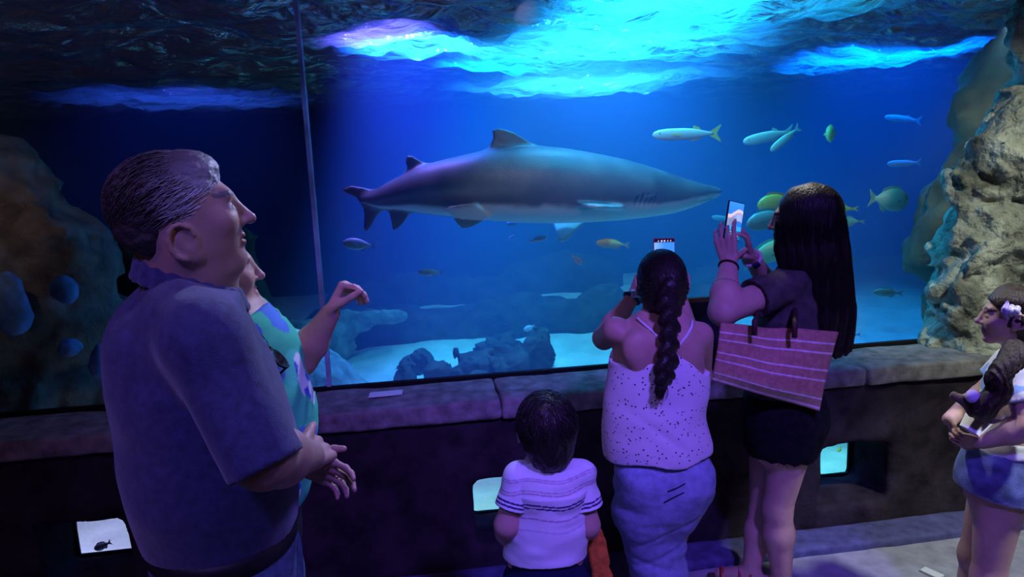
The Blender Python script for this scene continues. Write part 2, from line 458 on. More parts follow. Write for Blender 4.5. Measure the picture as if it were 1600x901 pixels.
# the acrylic window
win = thing('window_1', None, None, (0, 3.18, 0.80), kind='structure')
M_pane = clear_pane('acrylic_pane', 0.05)
for x0, x1 in ((-4.3, -0.415), (-0.405, 4.3)):
    p_ = MB(); p_.box(((x0+x1)/2, 3.18, 1.82), ((x1-x0)/2, 0.025, 1.02)); p_.build('pane', M_pane, win)
M_seam = mat('seam_silicone', (0.75, 0.68, 0.95), 0.5, 0.4, transl=0.5, noise=(3, 0.5, (1, 1, 2)))
s_ = MB(); s_.box((-0.41, 3.18, 1.82), (0.008, 0.03, 1.02)); s_.build('seam', M_seam, win)
g_ = MB(); g_.rbox((0, 3.158, 0.800), (4.3, 0.012, 0.022), b=0.003); g_.build('gasket', M_black, win)
for i, (a, b) in enumerate(NICHES):
    wn = thing('window_%d' % (i+2), None, None, ((a+b)/2, 3.16, NZ[0]), kind='structure')
    p_ = MB(); p_.box(((a+b)/2, 3.165, (NZ[0]+NZ[1])/2), ((b-a)/2+0.02, 0.01, (NZ[1]-NZ[0])/2+0.02)); p_.build('pane', M_pane, wn)
    f_ = MB()
    for z in NZ: f_.box(((a+b)/2, 3.15, z), ((b-a)/2+0.02, 0.006, 0.012))
    for x in (a, b): f_.box((x, 3.15, (NZ[0]+NZ[1])/2), (0.012, 0.006, (NZ[1]-NZ[0])/2))
    f_.build('window_frame', M_black, wn)

# big lit rock column that closes the window on the hall side
def rocky(seed, f, amp, ridge=0.0):
    def fn(P, d):
        W = P + 0.12*np.stack([vnoise(P, f*0.7, seed+31), vnoise(P, f*0.7, seed+32), vnoise(P, f*0.7, seed+33)], -1)
        n = fbm(W, f, 5, seed, 0.55)
        if ridge: n = n - ridge*np.abs(vnoise(W, f*1.9, seed+9))
        return d + amp*n
    return fn
_r0 = rocky(5, 5.0, 0.060, 0.9)
def rock_post(P, d): return _r0(P, d) + 0.016*fbm(P, 17, 3, 61) - 0.018*np.abs(vnoise(P, 11, 66))
rk = Body()
for p, r in (((2.86, 3.12, 0.80), (0.28, 0.24, 0.26)), ((2.88, 3.10, 1.06), (0.28, 0.24, 0.18)), ((2.93, 3.12, 1.30), (0.28, 0.22, 0.22)),
             ((3.08, 3.14, 1.58), (0.38, 0.24, 0.30)), ((3.35, 3.18, 1.82), (0.50, 0.26, 0.30)), ((3.6, 3.2, 2.2), (0.55, 0.28, 0.5)), ((3.9, 3.1, 1.2), (0.75, 0.3, 1.0)), ((3.9, 3.2, 2.4), (0.75, 0.3, 0.9))):
    rk.ell(p, r, k=0.08)
rk.ell((2.85, 2.86, 1.145), (0.055, 0.10, 0.045), k=0.03, op='s'); rk.ell((3.0, 2.86, 1.44), (0.09, 0.06, 0.03), k=0.03, op='s')
v_, q_ = rk.mesh(0.0135, post=rock_post, lo=(2.4, 2.7, 0.7), hi=(4.4, 3.6, 3.0)); v_, q_ = largest_piece(v_, q_)
tag(link_mesh('rock_column', v_, q_, M_hallrock), 'pale craggy artificial rock column beside the right end of the aquarium window', 'rock')
# ------------------------------------------------------------------ the tank
TY0, TY1, TX0, TX1, TZ = 3.21, 9.6, -4.6, 8.0, 2.55
M_sand = mat('white_sand', (0.62, 0.66, 0.66), 0.9, 0.1, noise=(5, 0.2), bump=(40, 0.5))
M_reef = mat('reef_rock', (0.055, 0.055, 0.050), 0.95, 0.1, noise=(6, 0.6), bump=(22, 0.8, None, 0.02))
M_reefb = mat('brown_reef_rock', (0.17, 0.135, 0.12), 0.95, 0.1, noise=(8, 0.55), bump=(25, 0.8, None, 0.02))
M_reef2 = mat('pale_reef_rock', (0.30, 0.32, 0.30), 0.95, 0.1, noise=(8, 0.55), bump=(25, 0.8, None, 0.02))
M_mossy = mat('mossy_rock', (0.13, 0.125, 0.075), 0.95, 0.1, noise=(5, 0.6), bump=(22, 0.8, None, 0.02))
M_back = mat('tank_paint', (0.02, 0.05, 0.12), 0.9, 0.1)

# sand bed, uneven
nx, ny = 150, 90
gx, gy = np.meshgrid(np.linspace(TX0, TX1, nx), np.linspace(TY0, TY1, ny), indexing='ij')
gp = np.stack([gx, gy, np.zeros_like(gx)], -1).reshape(-1, 3)
gp[:, 2] = 0.05 + 0.045*fbm(gp, 1.1, 4, 77) + 0.03*np.clip(gp[:, 1]-5, 0, 5)
ii = np.arange(nx*ny).reshape(nx, ny)
sq = np.stack([ii[:-1, :-1], ii[1:, :-1], ii[1:, 1:], ii[:-1, 1:]], -1).reshape(-1, 4)
tag(link_mesh('seabed', gp, sq, M_sand), kind='structure')
for nm, c, h in (('wall_back', (1.7, TY1+0.1, 1.4), (6.4, 0.1, 1.6)), ('wall_left', (TX0-0.1, 6.4, 1.4), (0.1, 3.2, 1.6)), ('wall_right', (TX1+0.1, 6.4, 1.4), (0.1, 3.2, 1.6))):
    b_ = MB(); b_.box(c, h); tag(b_.build(nm, M_back), kind='structure')

# water: volume that scatters blue, and the rippled surface seen from below
b_ = MB(); b_.box(((TX0+TX1)/2, (TY0+TY1)/2, TZ/2-0.03), ((TX1-TX0)/2, (TY1-TY0)/2, TZ/2))
mw = bpy.data.materials.new('sea_water'); mw.use_nodes = True; N = mw.node_tree.nodes; L_ = mw.node_tree.links
N.remove(N['Principled BSDF'])
vs_ = N.new('ShaderNodeVolumeScatter'); vs_.inputs['Color'].default_value = (0.14, 0.40, 1.0, 1); vs_.inputs['Density'].default_value = 0.30; vs_.inputs['Anisotropy'].default_value = 0.25
va_ = N.new('ShaderNodeVolumeAbsorption'); va_.inputs['Color'].default_value = (0.12, 0.62, 0.92, 1); va_.inputs['Density'].default_value = 0.10
ad_ = N.new('ShaderNodeAddShader'); L_.new(vs_.outputs[0], ad_.inputs[0]); L_.new(va_.outputs[0], ad_.inputs[1]); L_.new(ad_.outputs[0], N['Material Output'].inputs['Volume'])
tag(b_.build('tank_water', mw), 'clear blue seawater filling the tank behind the window', 'water', kind='stuff')

nx, ny = 330, 300
gx, gy = np.meshgrid(np.linspace(TX0, TX1, nx), TY0 + (TY1-TY0)*np.linspace(0, 1, ny)**1.3, indexing='ij')
gp = np.stack([gx, gy, np.zeros_like(gx)], -1).reshape(-1, 3)
W = gp*np.array([1.0, 1.6, 1.0]); W = W + 0.25*np.stack([vnoise(gp, 1.3, 1), vnoise(gp, 1.3, 2), 0*gp[:, 0]], -1)
gp[:, 2] = TZ + 0.03 + 0.045*vnoise(W, 1.5, 3) + 0.050*vnoise(W, 3.4, 4) + 0.026*vnoise(W, 7.5, 5) + 0.010*vnoise(W, 15.0, 6)
ii = np.arange(nx*ny).reshape(nx, ny)
sq = np.stack([ii[:-1, :-1], ii[1:, :-1], ii[1:, 1:], ii[:-1, 1:]], -1).reshape(-1, 4)
ms_ = bpy.data.materials.new('water_surface'); ms_.use_nodes = True; N = ms_.node_tree.nodes; L_ = ms_.node_tree.links
N.remove(N['Principled BSDF'])
tr = N.new('ShaderNodeBsdfTranslucent'); tr.inputs[0].default_value = (0.22, 0.52, 0.66, 1)
tp = N.new('ShaderNodeBsdfTransparent'); gl = N.new('ShaderNodeBsdfGlossy'); gl.inputs['Roughness'].default_value = 0.06; gl.inputs[0].default_value = (0.9, 0.95, 1, 1)
tc_ = N.new('ShaderNodeTexCoord'); mp_ = N.new('ShaderNodeMapping'); mp_.inputs['Scale'].default_value = (1.0, 2.2, 1.0); mp_.inputs['Rotation'].default_value = (0, 0, 0.5)
nz_ = N.new('ShaderNodeTexNoise'); nz_.inputs['Scale'].default_value = 2.6; nz_.inputs['Detail'].default_value = 5; nz_.inputs['Distortion'].default_value = 0.8
bp_ = N.new('ShaderNodeBump'); bp_.inputs['Strength'].default_value = 1.0; bp_.inputs['Distance'].default_value = 0.22
L_.new(tc_.outputs['Object'], mp_.inputs[0]); L_.new(mp_.outputs[0], nz_.inputs['Vector']); L_.new(nz_.outputs[0], bp_.inputs['Height']); L_.new(bp_.outputs[0], tr.inputs['Normal']); L_.new(bp_.outputs[0], gl.inputs['Normal'])
m1 = N.new('ShaderNodeMixShader'); m1.inputs[0].default_value = 0.45; m2 = N.new('ShaderNodeMixShader'); m2.inputs[0].default_value = 0.35
L_.new(tr.outputs[0], m1.inputs[1]); L_.new(tp.outputs[0], m1.inputs[2]); L_.new(m1.outputs[0], m2.inputs[1]); L_.new(gl.outputs[0], m2.inputs[2]); L_.new(m2.outputs[0], N['Material Output'].inputs[0])
tag(link_mesh('water_surface', gp, sq, ms_), 'rippled bright surface of the tank water seen from below', 'water', kind='stuff')
# ------------------------------------------------------------------ reef rocks
def rock(name, label, ells, m, h, seed, f=4.0, amp=0.05, ridge=0.5, group=None, lo=None, k=0.08):
    b = Body()
    for p, r in ells: b.ell(p, r, k=k)
    v, q = b.mesh(h, post=rocky(seed, f, amp, ridge), pad=amp*1.6, lo=lo); v, q = largest_piece(v, q)
    return tag(link_mesh(name, v, q, m), label, 'rock', group)

rock('reef_rock', 'tall mossy reef rock inside the tank behind the pale rock column',
     [((4.35, 4.55, 0.5), (0.60, 0.5, 0.6)), ((4.35, 4.6, 1.0), (0.62, 0.5, 0.5)), ((4.5, 4.65, 1.5), (0.62, 0.5, 0.45)), ((4.72, 4.65, 1.95), (0.72, 0.5, 0.5)), ((5.0, 4.6, 2.3), (0.8, 0.5, 0.4))],
     M_mossy, 0.035, 40, 3.0, 0.10, 0.6)
rock('reef_rock', 'dim brown reef wall in the tank on the left, half hidden by the man',
     [((-2.55, 4.3, 0.5), (0.85, 0.5, 0.7)), ((-2.45, 4.3, 1.0), (0.75, 0.45, 0.5)), ((-2.5, 4.35, 1.35), (0.85, 0.45, 0.40)), ((-2.75, 4.4, 1.75), (0.75, 0.5, 0.40)), ((-3.1, 4.4, 2.0), (0.7, 0.5, 0.35))],
     M_reefb, 0.03, 47, 3.2, 0.08, 0.6)
rock('reef_rock', 'dark reef outcrop rising beside the raised hand of the woman in the green shirt',
     [((-1.55, 5.6, 0.4), (0.5, 0.5, 0.7)), ((-1.75, 5.8, 1.0), (0.5, 0.4, 0.6))], M_reef, 0.035, 52, 3.0, 0.08, 0.6)
# pale growths stuck on the left reef wall
def pale(label, px, py, Y, rx, rz, seed):
    c = at(px, py, Y); b = Body(); b.ell(c, (rx, 0.06, rz), k=0.05); b.ell(c + V(rx*0.3, 0, -rz*0.4), (rx*0.7, 0.06, rz*0.5), k=0.05)
    v, q = b.mesh(0.014, post=rocky(seed, 9.0, 0.014, 0.4), pad=0.03)
    tag(link_mesh('pale_coral', v, q, mat('pale_coral', (0.16, 0.30, 0.62), 0.9, 0.1, noise=(14, 0.35), bump=(40, 0.5))), label, 'coral', 'pale corals on the left reef wall')
pale('large pale blue coral at the left edge of the window', 10, 474, 3.80, 0.085, 0.16, 3)
pale('small pale blue coral high on the dark left reef', 101, 452, 3.80, 0.05, 0.065, 4)
pale('small round bluish coral low on the left reef', 108, 542, 3.72, 0.035, 0.035, 5)
pale('narrow upright bluish coral just behind the back of the man', 157, 568, 3.74, 0.04, 0.11, 6)

rock('boulder', 'large rounded pale boulder on the sand under the raised hand', [((-0.80, 5.35, 0.14), (0.34, 0.30, 0.30)), ((-0.62, 5.3, 0.05), (0.28, 0.28, 0.22))], M_reef2, 0.022, 60, 5.0, 0.04, 0.3)
rock('boulder', 'low pale ledge of rock with a rounded end behind the boulder under the raised hand', [((-0.95, 6.5, 0.35), (0.5, 0.2, 0.1)), ((-0.45, 6.6, 0.42), (0.38, 0.15, 0.06)), ((-0.8, 6.5, 0.15), (0.2, 0.2, 0.3))], M_reef2, 0.025, 63, 5.0, 0.04, 0.3)
rs = [('dark jagged rock in the middle of the sand left of the three sided rock', 735, 572, 5.55, 0.20, 0.13), ('dark rock on the sand just right of the jagged rock', 790, 565, 5.5, 0.17, 0.13),
      ('three sided pointed rock standing on the sand left of the braided woman', 832, 540, 5.75, 0.13, 0.17), ('small dark rock alone on the sand right of the window seam', 683, 578, 5.35, 0.09, 0.07),
      ('small flat rock on the sand left of the window seam', 632, 572, 5.4, 0.07, 0.05), ('small lumpy rock at the far edge of the sand near the seam', 650, 553, 5.8, 0.13, 0.07),
      ('broad dark rock behind the jagged rock on the sand', 772, 548, 6.1, 0.20, 0.15), ('low dark rock touching the sand near the bottom of the window', 745, 588, 5.2, 0.10, 0.05)]
for i, (lb, px, py, Y, rx, rz) in enumerate(rs):
    c = at(px, py, Y); zb = 0.07 + 0.03*max(0, Y-5)
    top = c[2] + rz*0.8
    hgt = max(0.05, top - zb)
    E_ = [((c[0], Y, zb), (rx, rx*0.8, hgt*0.9)), ((c[0]+rx*0.45, Y+0.05, zb), (rx*0.6, rx*0.6, hgt*0.65))]
    if i == 2: E_ = [((c[0], Y, zb), (rx*1.1, rx*0.7, hgt*0.35)), ((c[0]+0.04, Y, zb+hgt*0.4), (rx*0.7, rx*0.5, hgt*0.4)), ((c[0]+0.09, Y, zb+hgt*0.75), (rx*0.3, rx*0.3, hgt*0.3))]
    rock('rock', lb, E_, M_reef, 0.016 if rx < 0.15 else 0.022, 70+i, 9.0 if rx < 0.15 else 7.0, 0.035 if rx < 0.15 else 0.06, 0.9, 'rocks lying on the white sand')
rock('reef_ridge', 'long dim reef ridge across the back of the tank behind the sand',
     [((-1.2, 6.9, 0.1), (0.7, 0.3, 0.30)), ((-0.1, 7.0, 0.1), (0.8, 0.3, 0.24)), ((0.9, 7.1, 0.1), (0.7, 0.3, 0.30)), ((2.0, 7.0, 0.1), (0.8, 0.3, 0.32)), ((3.2, 7.1, 0.1), (0.8, 0.3, 0.34)), ((-0.6, 7.4, 0.0), (0.9, 0.5, 0.30)), ((0.5, 7.7, 0.0), (0.8, 0.4, 0.22)), ((1.5, 7.3, 0.0), (0.8, 0.5, 0.32)), ((2.7, 7.6, 0.0), (0.9, 0.5, 0.30)), ((4.2, 8.2, 0.1), (1.2, 0.6, 0.3)), ((0.1, 8.6, 0.1), (1.2, 0.4, 0.34)), ((1.9, 8.8, 0.2), (0.8, 0.3, 0.40))], M_reef, 0.05, 90, 2.6, 0.10, 0.5)

# ------------------------------------------------------------------ shark
def shark():
    Y0 = 4.4
    def P(u, v): return at(500 + u/2.353, 170 + v/2.353, Y0)
    top = [(150, 325), (215, 302), (300, 258), (400, 212), (500, 186), (620, 160), (720, 147), (820, 145), (900, 154), (1000, 171), (1100, 191), (1200, 220), (1300, 252), (1380, 275), (1440, 288), (1470, 295)]
    bot = [(150, 345), (215, 366), (300, 369), (400, 381), (500, 392), (620, 402), (720, 409), (820, 412), (900, 412), (1000, 408), (1100, 402), (1200, 392), (1300, 376), (1380, 349), (1440, 325), (1470, 309)]
    wid = [0.03, 0.05, 0.085, 0.12, 0.155, 0.185, 0.20, 0.21, 0.215, 0.215, 0.205, 0.185, 0.15, 0.115, 0.07, 0.035]
    T = np.array([P(*t) for t in top]); Bm = np.array([P(*t) for t in bot])
    xs = (T[:, 0] + Bm[:, 0])/2; zt = T[:, 2]; zb = Bm[:, 2]
    # a gentle bend of the spine: the tail swings away from the window
    bend = lambda x: Y0 + 0.10*np.clip((0.55 - x)/1.0, 0, 2)**2
    b = Body(); n = 60
    X = np.linspace(xs[0], xs[-1], n); ZT = np.interp(X, xs, zt); ZB = np.interp(X, xs, zb); WD = np.interp(X, xs, wid)
    for i in range(n-1):
        hh0, hh1 = (ZT[i]-ZB[i])/2, (ZT[i+1]-ZB[i+1])/2
        a = V(X[i], bend(X[i]), (ZT[i]+ZB[i])/2); c = V(X[i+1], bend(X[i+1]), (ZT[i+1]+ZB[i+1])/2)
        b.cap(a, c, hh0, hh1, k=0.03, flat=((0, 1, 0), (hh0/WD[i] + hh1/WD[i+1])/2))
    ex, ez = V(1, 0, 0), V(0, 0, 1)
    def fin(pts, thick=0.011, k=0.03, o=None, ey=(0, 0, 1), exx=(1, 0, 0), yoff=0.0):
        W = np.array([P(*p) for p in pts]); o = V(W[:, 0].mean(), bend(W[:, 0].mean()) + yoff, W[:, 2].mean())
        eyv = unit(ey); poly = np.stack([W[:, 0] - o[0], (W[:, 2] - o[2])/eyv[2]], -1)
        b.fin(poly, o, exx, eyv, thick, k)
    fin([(830, 155), (770, 120), (715, 86), (680, 74), (650, 71), (632, 80), (636, 108), (624, 135), (604, 158), (640, 185), (760, 190)])            # first dorsal
    fin([(415, 215), (370, 190), (338, 171), (318, 172), (314, 195), (322, 220), (312, 240), (350, 260)])                                              # second dorsal
    fin([(620, 390), (600, 402), (560, 425), (540, 433), (518, 434), (500, 418), (482, 392), (455, 368), (470, 352), (560, 340)], ey=(0, -0.75, 1), yoff=-0.13)  # near pelvic fin
    fin([(480, 388), (430, 388), (385, 380), (400, 370), (460, 372)], ey=(0, 0.8, 1), yoff=0.05)
    fin([(345, 365), (305, 425), (285, 445), (266, 448), (262, 420), (252, 378), (270, 350)])                                                          # anal fin
    fin([(250, 345), (215, 305), (160, 290), (110, 282), (76, 296), (95, 312), (140, 330), (152, 350), (160, 390), (158, 440), (166, 458), (185, 440), (205, 400), (232, 368)], thick=0.012)  # tail fin
    # pectoral fins: the near one is seen edge on, the far one hangs below the belly
    o_ = P(1010, 350) + V(0, -0.20, 0.0)
    b.fin([(-0.165, 0.03), (-0.17, -0.06), (-0.15, -0.22), (-0.11, -0.27), (-0.05, -0.24), (0.10, -0.05), (0.16, 0.06)], o_, (1, 0, -0.12), (0, 1, 0.0), 0.010, 0.03)
    fin([(1040, 400), (965, 458), (920, 494), (896, 496), (888, 455), (875, 400), (950, 375)], ey=(0, 0.9, 1), yoff=0.22)
    # gill slits and mouth
    for u in (1132, 1150, 1167, 1183, 1198):
        a = P(u, 308); c = P(u-8, 362); x = a[0]
        w0 = np.interp(x, xs, wid)
        b.cap(V(a[0], bend(x)-w0*1.0, a[2]), V(c[0], bend(x)-w0*0.96, c[2]), 0.009, 0.009, k=0.010, op='s')
    b.chain([P(1430, 322) + V(0, -0.06, 0), P(1395, 335) + V(0, -0.10, 0), P(1360, 338) + V(0, -0.125, 0), P(1345, 352) + V(0, -0.135, 0)], [0.012]*4, k=0.010, op='s')
    v, q = b.mesh(0.0105, slack=2.2)
    x, z = v[:, 0], v[:, 2]
    t = (z - np.interp(x, X, ZB))/np.maximum(np.interp(x, X, ZT) - np.interp(x, X, ZB), 0.02)
    thr = np.interp(x, [X[0], P(500, 0)[0], P(700, 0)[0], P(1200, 0)[0], P(1400, 0)[0], X[-1]], [0.1, 0.18, 0.24, 0.30, 0.42, 0.40])
    s = np.clip((t - thr + 0.05*fbm(v, 6, 3, 5))/0.10 + 0.5, 0, 1)
    s = s*s*(3-2*s)
    infin = (t < -0.03) & (x < P(800, 0)[0])
    s = np.where(infin, 0.9, s)
    flank = np.exp(-((t - 0.42)/0.10)**2)*np.clip((P(760, 0)[0] - x)/0.5, 0, 1)*0.25
    s = np.clip(s - flank, 0, 1)
    dark = np.array([0.105, 0.082, 0.080])*(1 + 0.35*fbm(v, 9, 4, 8))[:, None]; light = np.array([0.62, 0.66, 0.68])
    c = light*(1-s)[:, None] + dark*s[:, None]
    root = thing('shark', 'big grey shark with a white belly swimming across the middle of the tank', 'shark', (0.7, 4.4, 1.1))
    link_mesh('body', v, q, mat('shark_skin', rough=0.45, spec=0.35, attr=True, bump=(120, 0.15)), root, col=c)
    for sg in (-1, 1):
        e = P(1337, 301); y = bend(e[0]) + sg*(np.interp(e[0], xs, wid)*0.93)
        m_ = MB(); m_.ball((e[0], y, e[2]), (0.016, 0.01, 0.014)); m_.build('eye', mat('fish_eye', (0.02, 0.02, 0.02), 0.1, 0.8), root, smooth=True)
    m_ = MB()
    for i in range(9):
        a = P(1352 + i*6, 345 - i*2.2) + V(0, -0.118 + 0.004*i, 0); m_.tube([a, a + V(0.003, 0, -0.016)], [0.0035, 0.0006], 5)
    m_.build('teeth', mat('tooth', (0.8, 0.8, 0.75), 0.4), root)
shark()

# ------------------------------------------------------------------ fish
def fish(name, label, nose, tail, Y, hr, body, back, finc, Yt=None, wr=0.45, tailspread=0.9, group='fish in the tank', shape='oval'):
    """nose and tail: photo positions; Y depth of the nose, Yt of the tail; hr body height over length"""
    A = at(*nose, Y); B = at(*tail, Yt if Yt else Y); L = np.linalg.norm(A - B); f = (A - B)/L
    s = unit(np.cross(f, V(0, 0, 1))); u = np.cross(s, f); c = (A + B)/2
    root = thing(name, label, 'fish', c, group)
    prof = [(0, .02), (.03, .35), (.10, .66), (.22, .93), (.36, 1.0), (.5, .93), (.62, .72), (.72, .45), (.79, .24), (.84, .18)] if shape == 'oval' else \
           [(0, .05), (.03, .5), (.10, .80), (.22, .97), (.40, 1.0), (.55, .92), (.68, .68), (.78, .42), (.85, .26), (.88, .24)]
    vs, cs, fs = [], [], []; n = 14; h = hr*L/2
    body, back = np.array(body), np.array(back)
    for i, (t, r) in enumerate(prof):
        for k in range(n):
            a = 2*math.pi*k/n; ca, sa = math.cos(a), math.sin(a)
            vs.append(A - f*(t*L) + u*(sa*r*h) + s*(ca*r*h*wr*(1 if t > .05 else .8)))
            m = min(1, max(0, (sa + 0.1)/0.8)); cs.append(body*(1-m) + back*m)
    for i in range(len(prof)-1):
        for k in range(n): fs.append((i*n+k, i*n+(k+1) % n, (i+1)*n+(k+1) % n, (i+1)*n+k))
    fs += [tuple(range(n))[::-1], tuple((len(prof)-1)*n+k for k in range(n))]
    link_mesh('body', np.array(vs), fs, mat('fish_skin', rough=0.35, spec=0.5, attr=True), root, col=np.array(cs))
    fm = mat('fish_fin_%s' % '_'.join('%02d' % int(x*99) for x in finc), finc, 0.5, 0.3, transl=0.3)
    def plate(nm, pts, th=0.012):
        pts = [np.asarray(p) for p in pts]; o = np.mean(pts, 0); v = []
        for p in pts: v += [A - f*(p[0]*L) + u*(p[1]*h) + s*(p[2]*h + 0) for _ in (0,)]
        v = np.array(v); m = len(v); V2 = np.concatenate([v + s*th*L*0.35, v - s*th*L*0.35])
        F = [tuple(range(m)), tuple(range(m, 2*m))[::-1]] + [(i, m+i, m+(i+1) % m, (i+1) % m) for i in range(m)]
        link_mesh(nm, V2, F, fm, root, smooth=False)
    w_ = tailspread*(0.30/hr if shape != 'oval' else 1.0)*0.9; w_ = min(w_, 1.6)
    plate('tail_fin', [(.80, .2, 0), (.88, .45*w_, 0), (1.0, 1.0*w_, 0), (.985, .7*w_, 0), (.93, 0, 0), (.985, -.7*w_, 0), (1.0, -1.0*w_, 0), (.88, -.45*w_, 0), (.80, -.2, 0)])
    if shape == 'oval': plate('dorsal_fin', [(.22, .85, 0), (.30, 1.18, 0), (.50, 1.15, 0), (.66, .88, 0), (.70, .5, 0), (.45, .8, 0)])
    else: plate('dorsal_fin', [(.58, .75, 0), (.60, 1.35, 0), (.68, 1.05, 0), (.70, .6, 0)])
    plate('anal_fin', [(.52, -.8, 0), (.58, -1.15, 0), (.68, -.85, 0), (.72, -.4, 0)])
    for sg in (-1, 1):
        plate('pectoral_fin', [(.26, -.1, sg*wr*.9), (.30, .12, sg*wr*1.1), (.42, -.05, sg*wr*1.5), (.36, -.3, sg*wr*1.3)], 0.006)
        m_ = MB(); m_.ball(A - f*(.10*L) + u*(.18*h) + s*(sg*.66*wr*h*.92), max(.012*L, .055*h)); m_.build('eye', mat('fish_eye'), root, smooth=True)
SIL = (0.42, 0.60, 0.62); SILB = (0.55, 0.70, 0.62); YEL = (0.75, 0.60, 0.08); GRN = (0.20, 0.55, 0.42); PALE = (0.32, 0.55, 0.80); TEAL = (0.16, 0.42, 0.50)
fish('mullet', 'long silver mullet with a yellow forked tail ahead of and above the shark', (1019, 211), (1127, 208), 4.3, 0.17, (0.45, 0.55, 0.55), (0.75, 0.8, 0.55), (0.85, 0.65, 0.15), shape='long')
fish('mullet', 'silver mullet gliding level at the upper right, left of the steeply tilted mullet', (1161, 222), (1240, 204), 4.5, 0.20, SIL, (0.75, 0.8, 0.55), (0.5, 0.7, 0.6), shape='long')
fish('mullet', 'silver mullet tilted steeply with its head down at the upper right', (1204, 236), (1250, 198), 4.3, 0.22, SIL, (0.65, 0.75, 0.5), (0.5, 0.7, 0.6), shape='long')
fish('yellow_fish', 'tiny yellow green fish turned head on near the upper right', (1295, 208), (1301, 209), 4.3, 0.70, (0.75, 0.85, 0.25), (0.75, 0.85, 0.25), (0.7, 0.85, 0.3), Yt=4.42, wr=0.5)
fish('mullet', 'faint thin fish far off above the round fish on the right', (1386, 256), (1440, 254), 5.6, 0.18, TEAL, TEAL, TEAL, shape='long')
fish('round_fish', 'deep bodied pale green fish facing right near the right rocks', (1420, 314), (1357, 309), 4.2, 0.52, (0.35, 0.58, 0.52), (0.40, 0.62, 0.45), (0.35, 0.6, 0.5))
fish('small_fish', 'small slim pale fish low on the right beneath the round fish', (1364, 456), (1411, 458), 4.4, 0.25, (0.40, 0.62, 0.70), (0.45, 0.65, 0.55), (0.4, 0.6, 0.6))
fish('yellow_fish', 'bright yellow fish partly hidden behind the long dark hair of the woman', (1183, 322), (1246, 312), 3.9, 0.45, (0.55, 0.60, 0.15), YEL, YEL)
fish('teal_fish', 'teal fish between the raised phone and the face of the long haired woman', (1166, 352), (1236, 332), 3.8, 0.40, (0.16, 0.50, 0.52), (0.22, 0.50, 0.46), (0.2, 0.5, 0.5))
fish('green_fish', 'green fish whose tail shows right of the long dark hair', (1275, 326), (1342, 326), 4.2, 0.26, (0.25, 0.55, 0.22), (0.35, 0.60, 0.15), (0.4, 0.6, 0.2), tailspread=0.5)
fish('teal_fish', 'slim teal fish just right of the long dark hair under the green fish', (1292, 344), (1352, 346), 4.3, 0.24, (0.2, 0.5, 0.55), (0.2, 0.5, 0.5), (0.2, 0.5, 0.55), tailspread=0.5)
fish('green_fish', 'mottled green fish under the chin of the long haired woman', (1232, 382), (1160, 412), 4.0, 0.42, (0.12, 0.55, 0.42), (0.25, 0.60, 0.30), (0.15, 0.6, 0.5))
fish('small_fish', 'small blue fish right of the long dark hair near its shoulder', (1318, 402), (1342, 406), 4.6, 0.28, TEAL, (0.1, 0.4, 0.7), TEAL)
fish('small_fish', 'tiny pale fish beside the hair tips above the right sand', (1316, 524), (1345, 522), 5.2, 0.3, SIL, SIL, SIL)
fish('pale_fish', 'pale lavender fish swimming left under the tail of the shark', (535, 379), (588, 384), 4.3, 0.36, PALE, (0.40, 0.5, 0.8), PALE)
fish('pale_fish', 'pale blue fish crossing the window seam in the middle of the tank', (653, 425), (693, 425), 4.3, 0.30, (0.40, 0.62, 0.80), PALE, PALE)
fish('small_fish', 'tiny fish just under the belly of the shark', (809, 349), (788, 349), 4.8, 0.42, (0.25, 0.40, 0.65), (0.3, 0.42, 0.65), (0.3, 0.45, 0.65))
fish('small_fish', 'tiny round fish between the seam and the hanging far fin of the shark', (804, 368), (793, 374), 4.8, 0.45, (0.35, 0.50, 0.75), PALE, PALE)
fish('small_fish', 'small blue fish tilted upward under the middle of the shark', (855, 370), (826, 377), 4.5, 0.30, (0.32, 0.52, 0.75), PALE, PALE)
fish('small_fish', 'small blue fish diving head down left of the yellow backed fish', (910, 413), (892, 398), 4.4, 0.42, (0.32, 0.58, 0.80), PALE, PALE)
fish('yellow_backed_fish', 'pale fish with a yellow back left of the head of the braided woman', (931, 379), (984, 383), 4.1, 0.26, (0.45, 0.72, 0.62), (0.75, 0.62, 0.12), (0.5, 0.65, 0.65))
fish('small_fish', 'small pale fish close above the three sided rock on the sand', (818, 516), (836, 508), 5.6, 0.45, (0.35, 0.6, 0.65), SIL, SIL)
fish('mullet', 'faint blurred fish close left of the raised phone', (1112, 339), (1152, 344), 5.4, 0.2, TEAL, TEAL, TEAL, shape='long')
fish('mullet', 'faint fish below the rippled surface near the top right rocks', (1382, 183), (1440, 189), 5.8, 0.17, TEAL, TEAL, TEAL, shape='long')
fish('yellow_fish', 'tiny yellow fish behind the low viewing window at the far right', (1309, 709), (1314, 697), 3.55, 0.45, (0.8, 0.65, 0.05), (0.8, 0.65, 0.05), (0.8, 0.65, 0.1))
fish('dark_fish', 'dark fish resting on the sand behind the low viewing window at far left', (147, 858), (174, 846), 3.26, 0.45, (0.05, 0.05, 0.10), (0.05, 0.05, 0.1), (0.06, 0.06, 0.12))
# ------------------------------------------------------------------ people
def frame(f, up=(0, 0, 1), roll=0.0):
    f = unit(f); r = unit(np.cross(f, up)); u = np.cross(r, f)
    if roll: r, u = r*math.cos(roll) + u*math.sin(roll), u*math.cos(roll) - r*math.sin(roll)
    return np.array([r, f, u])

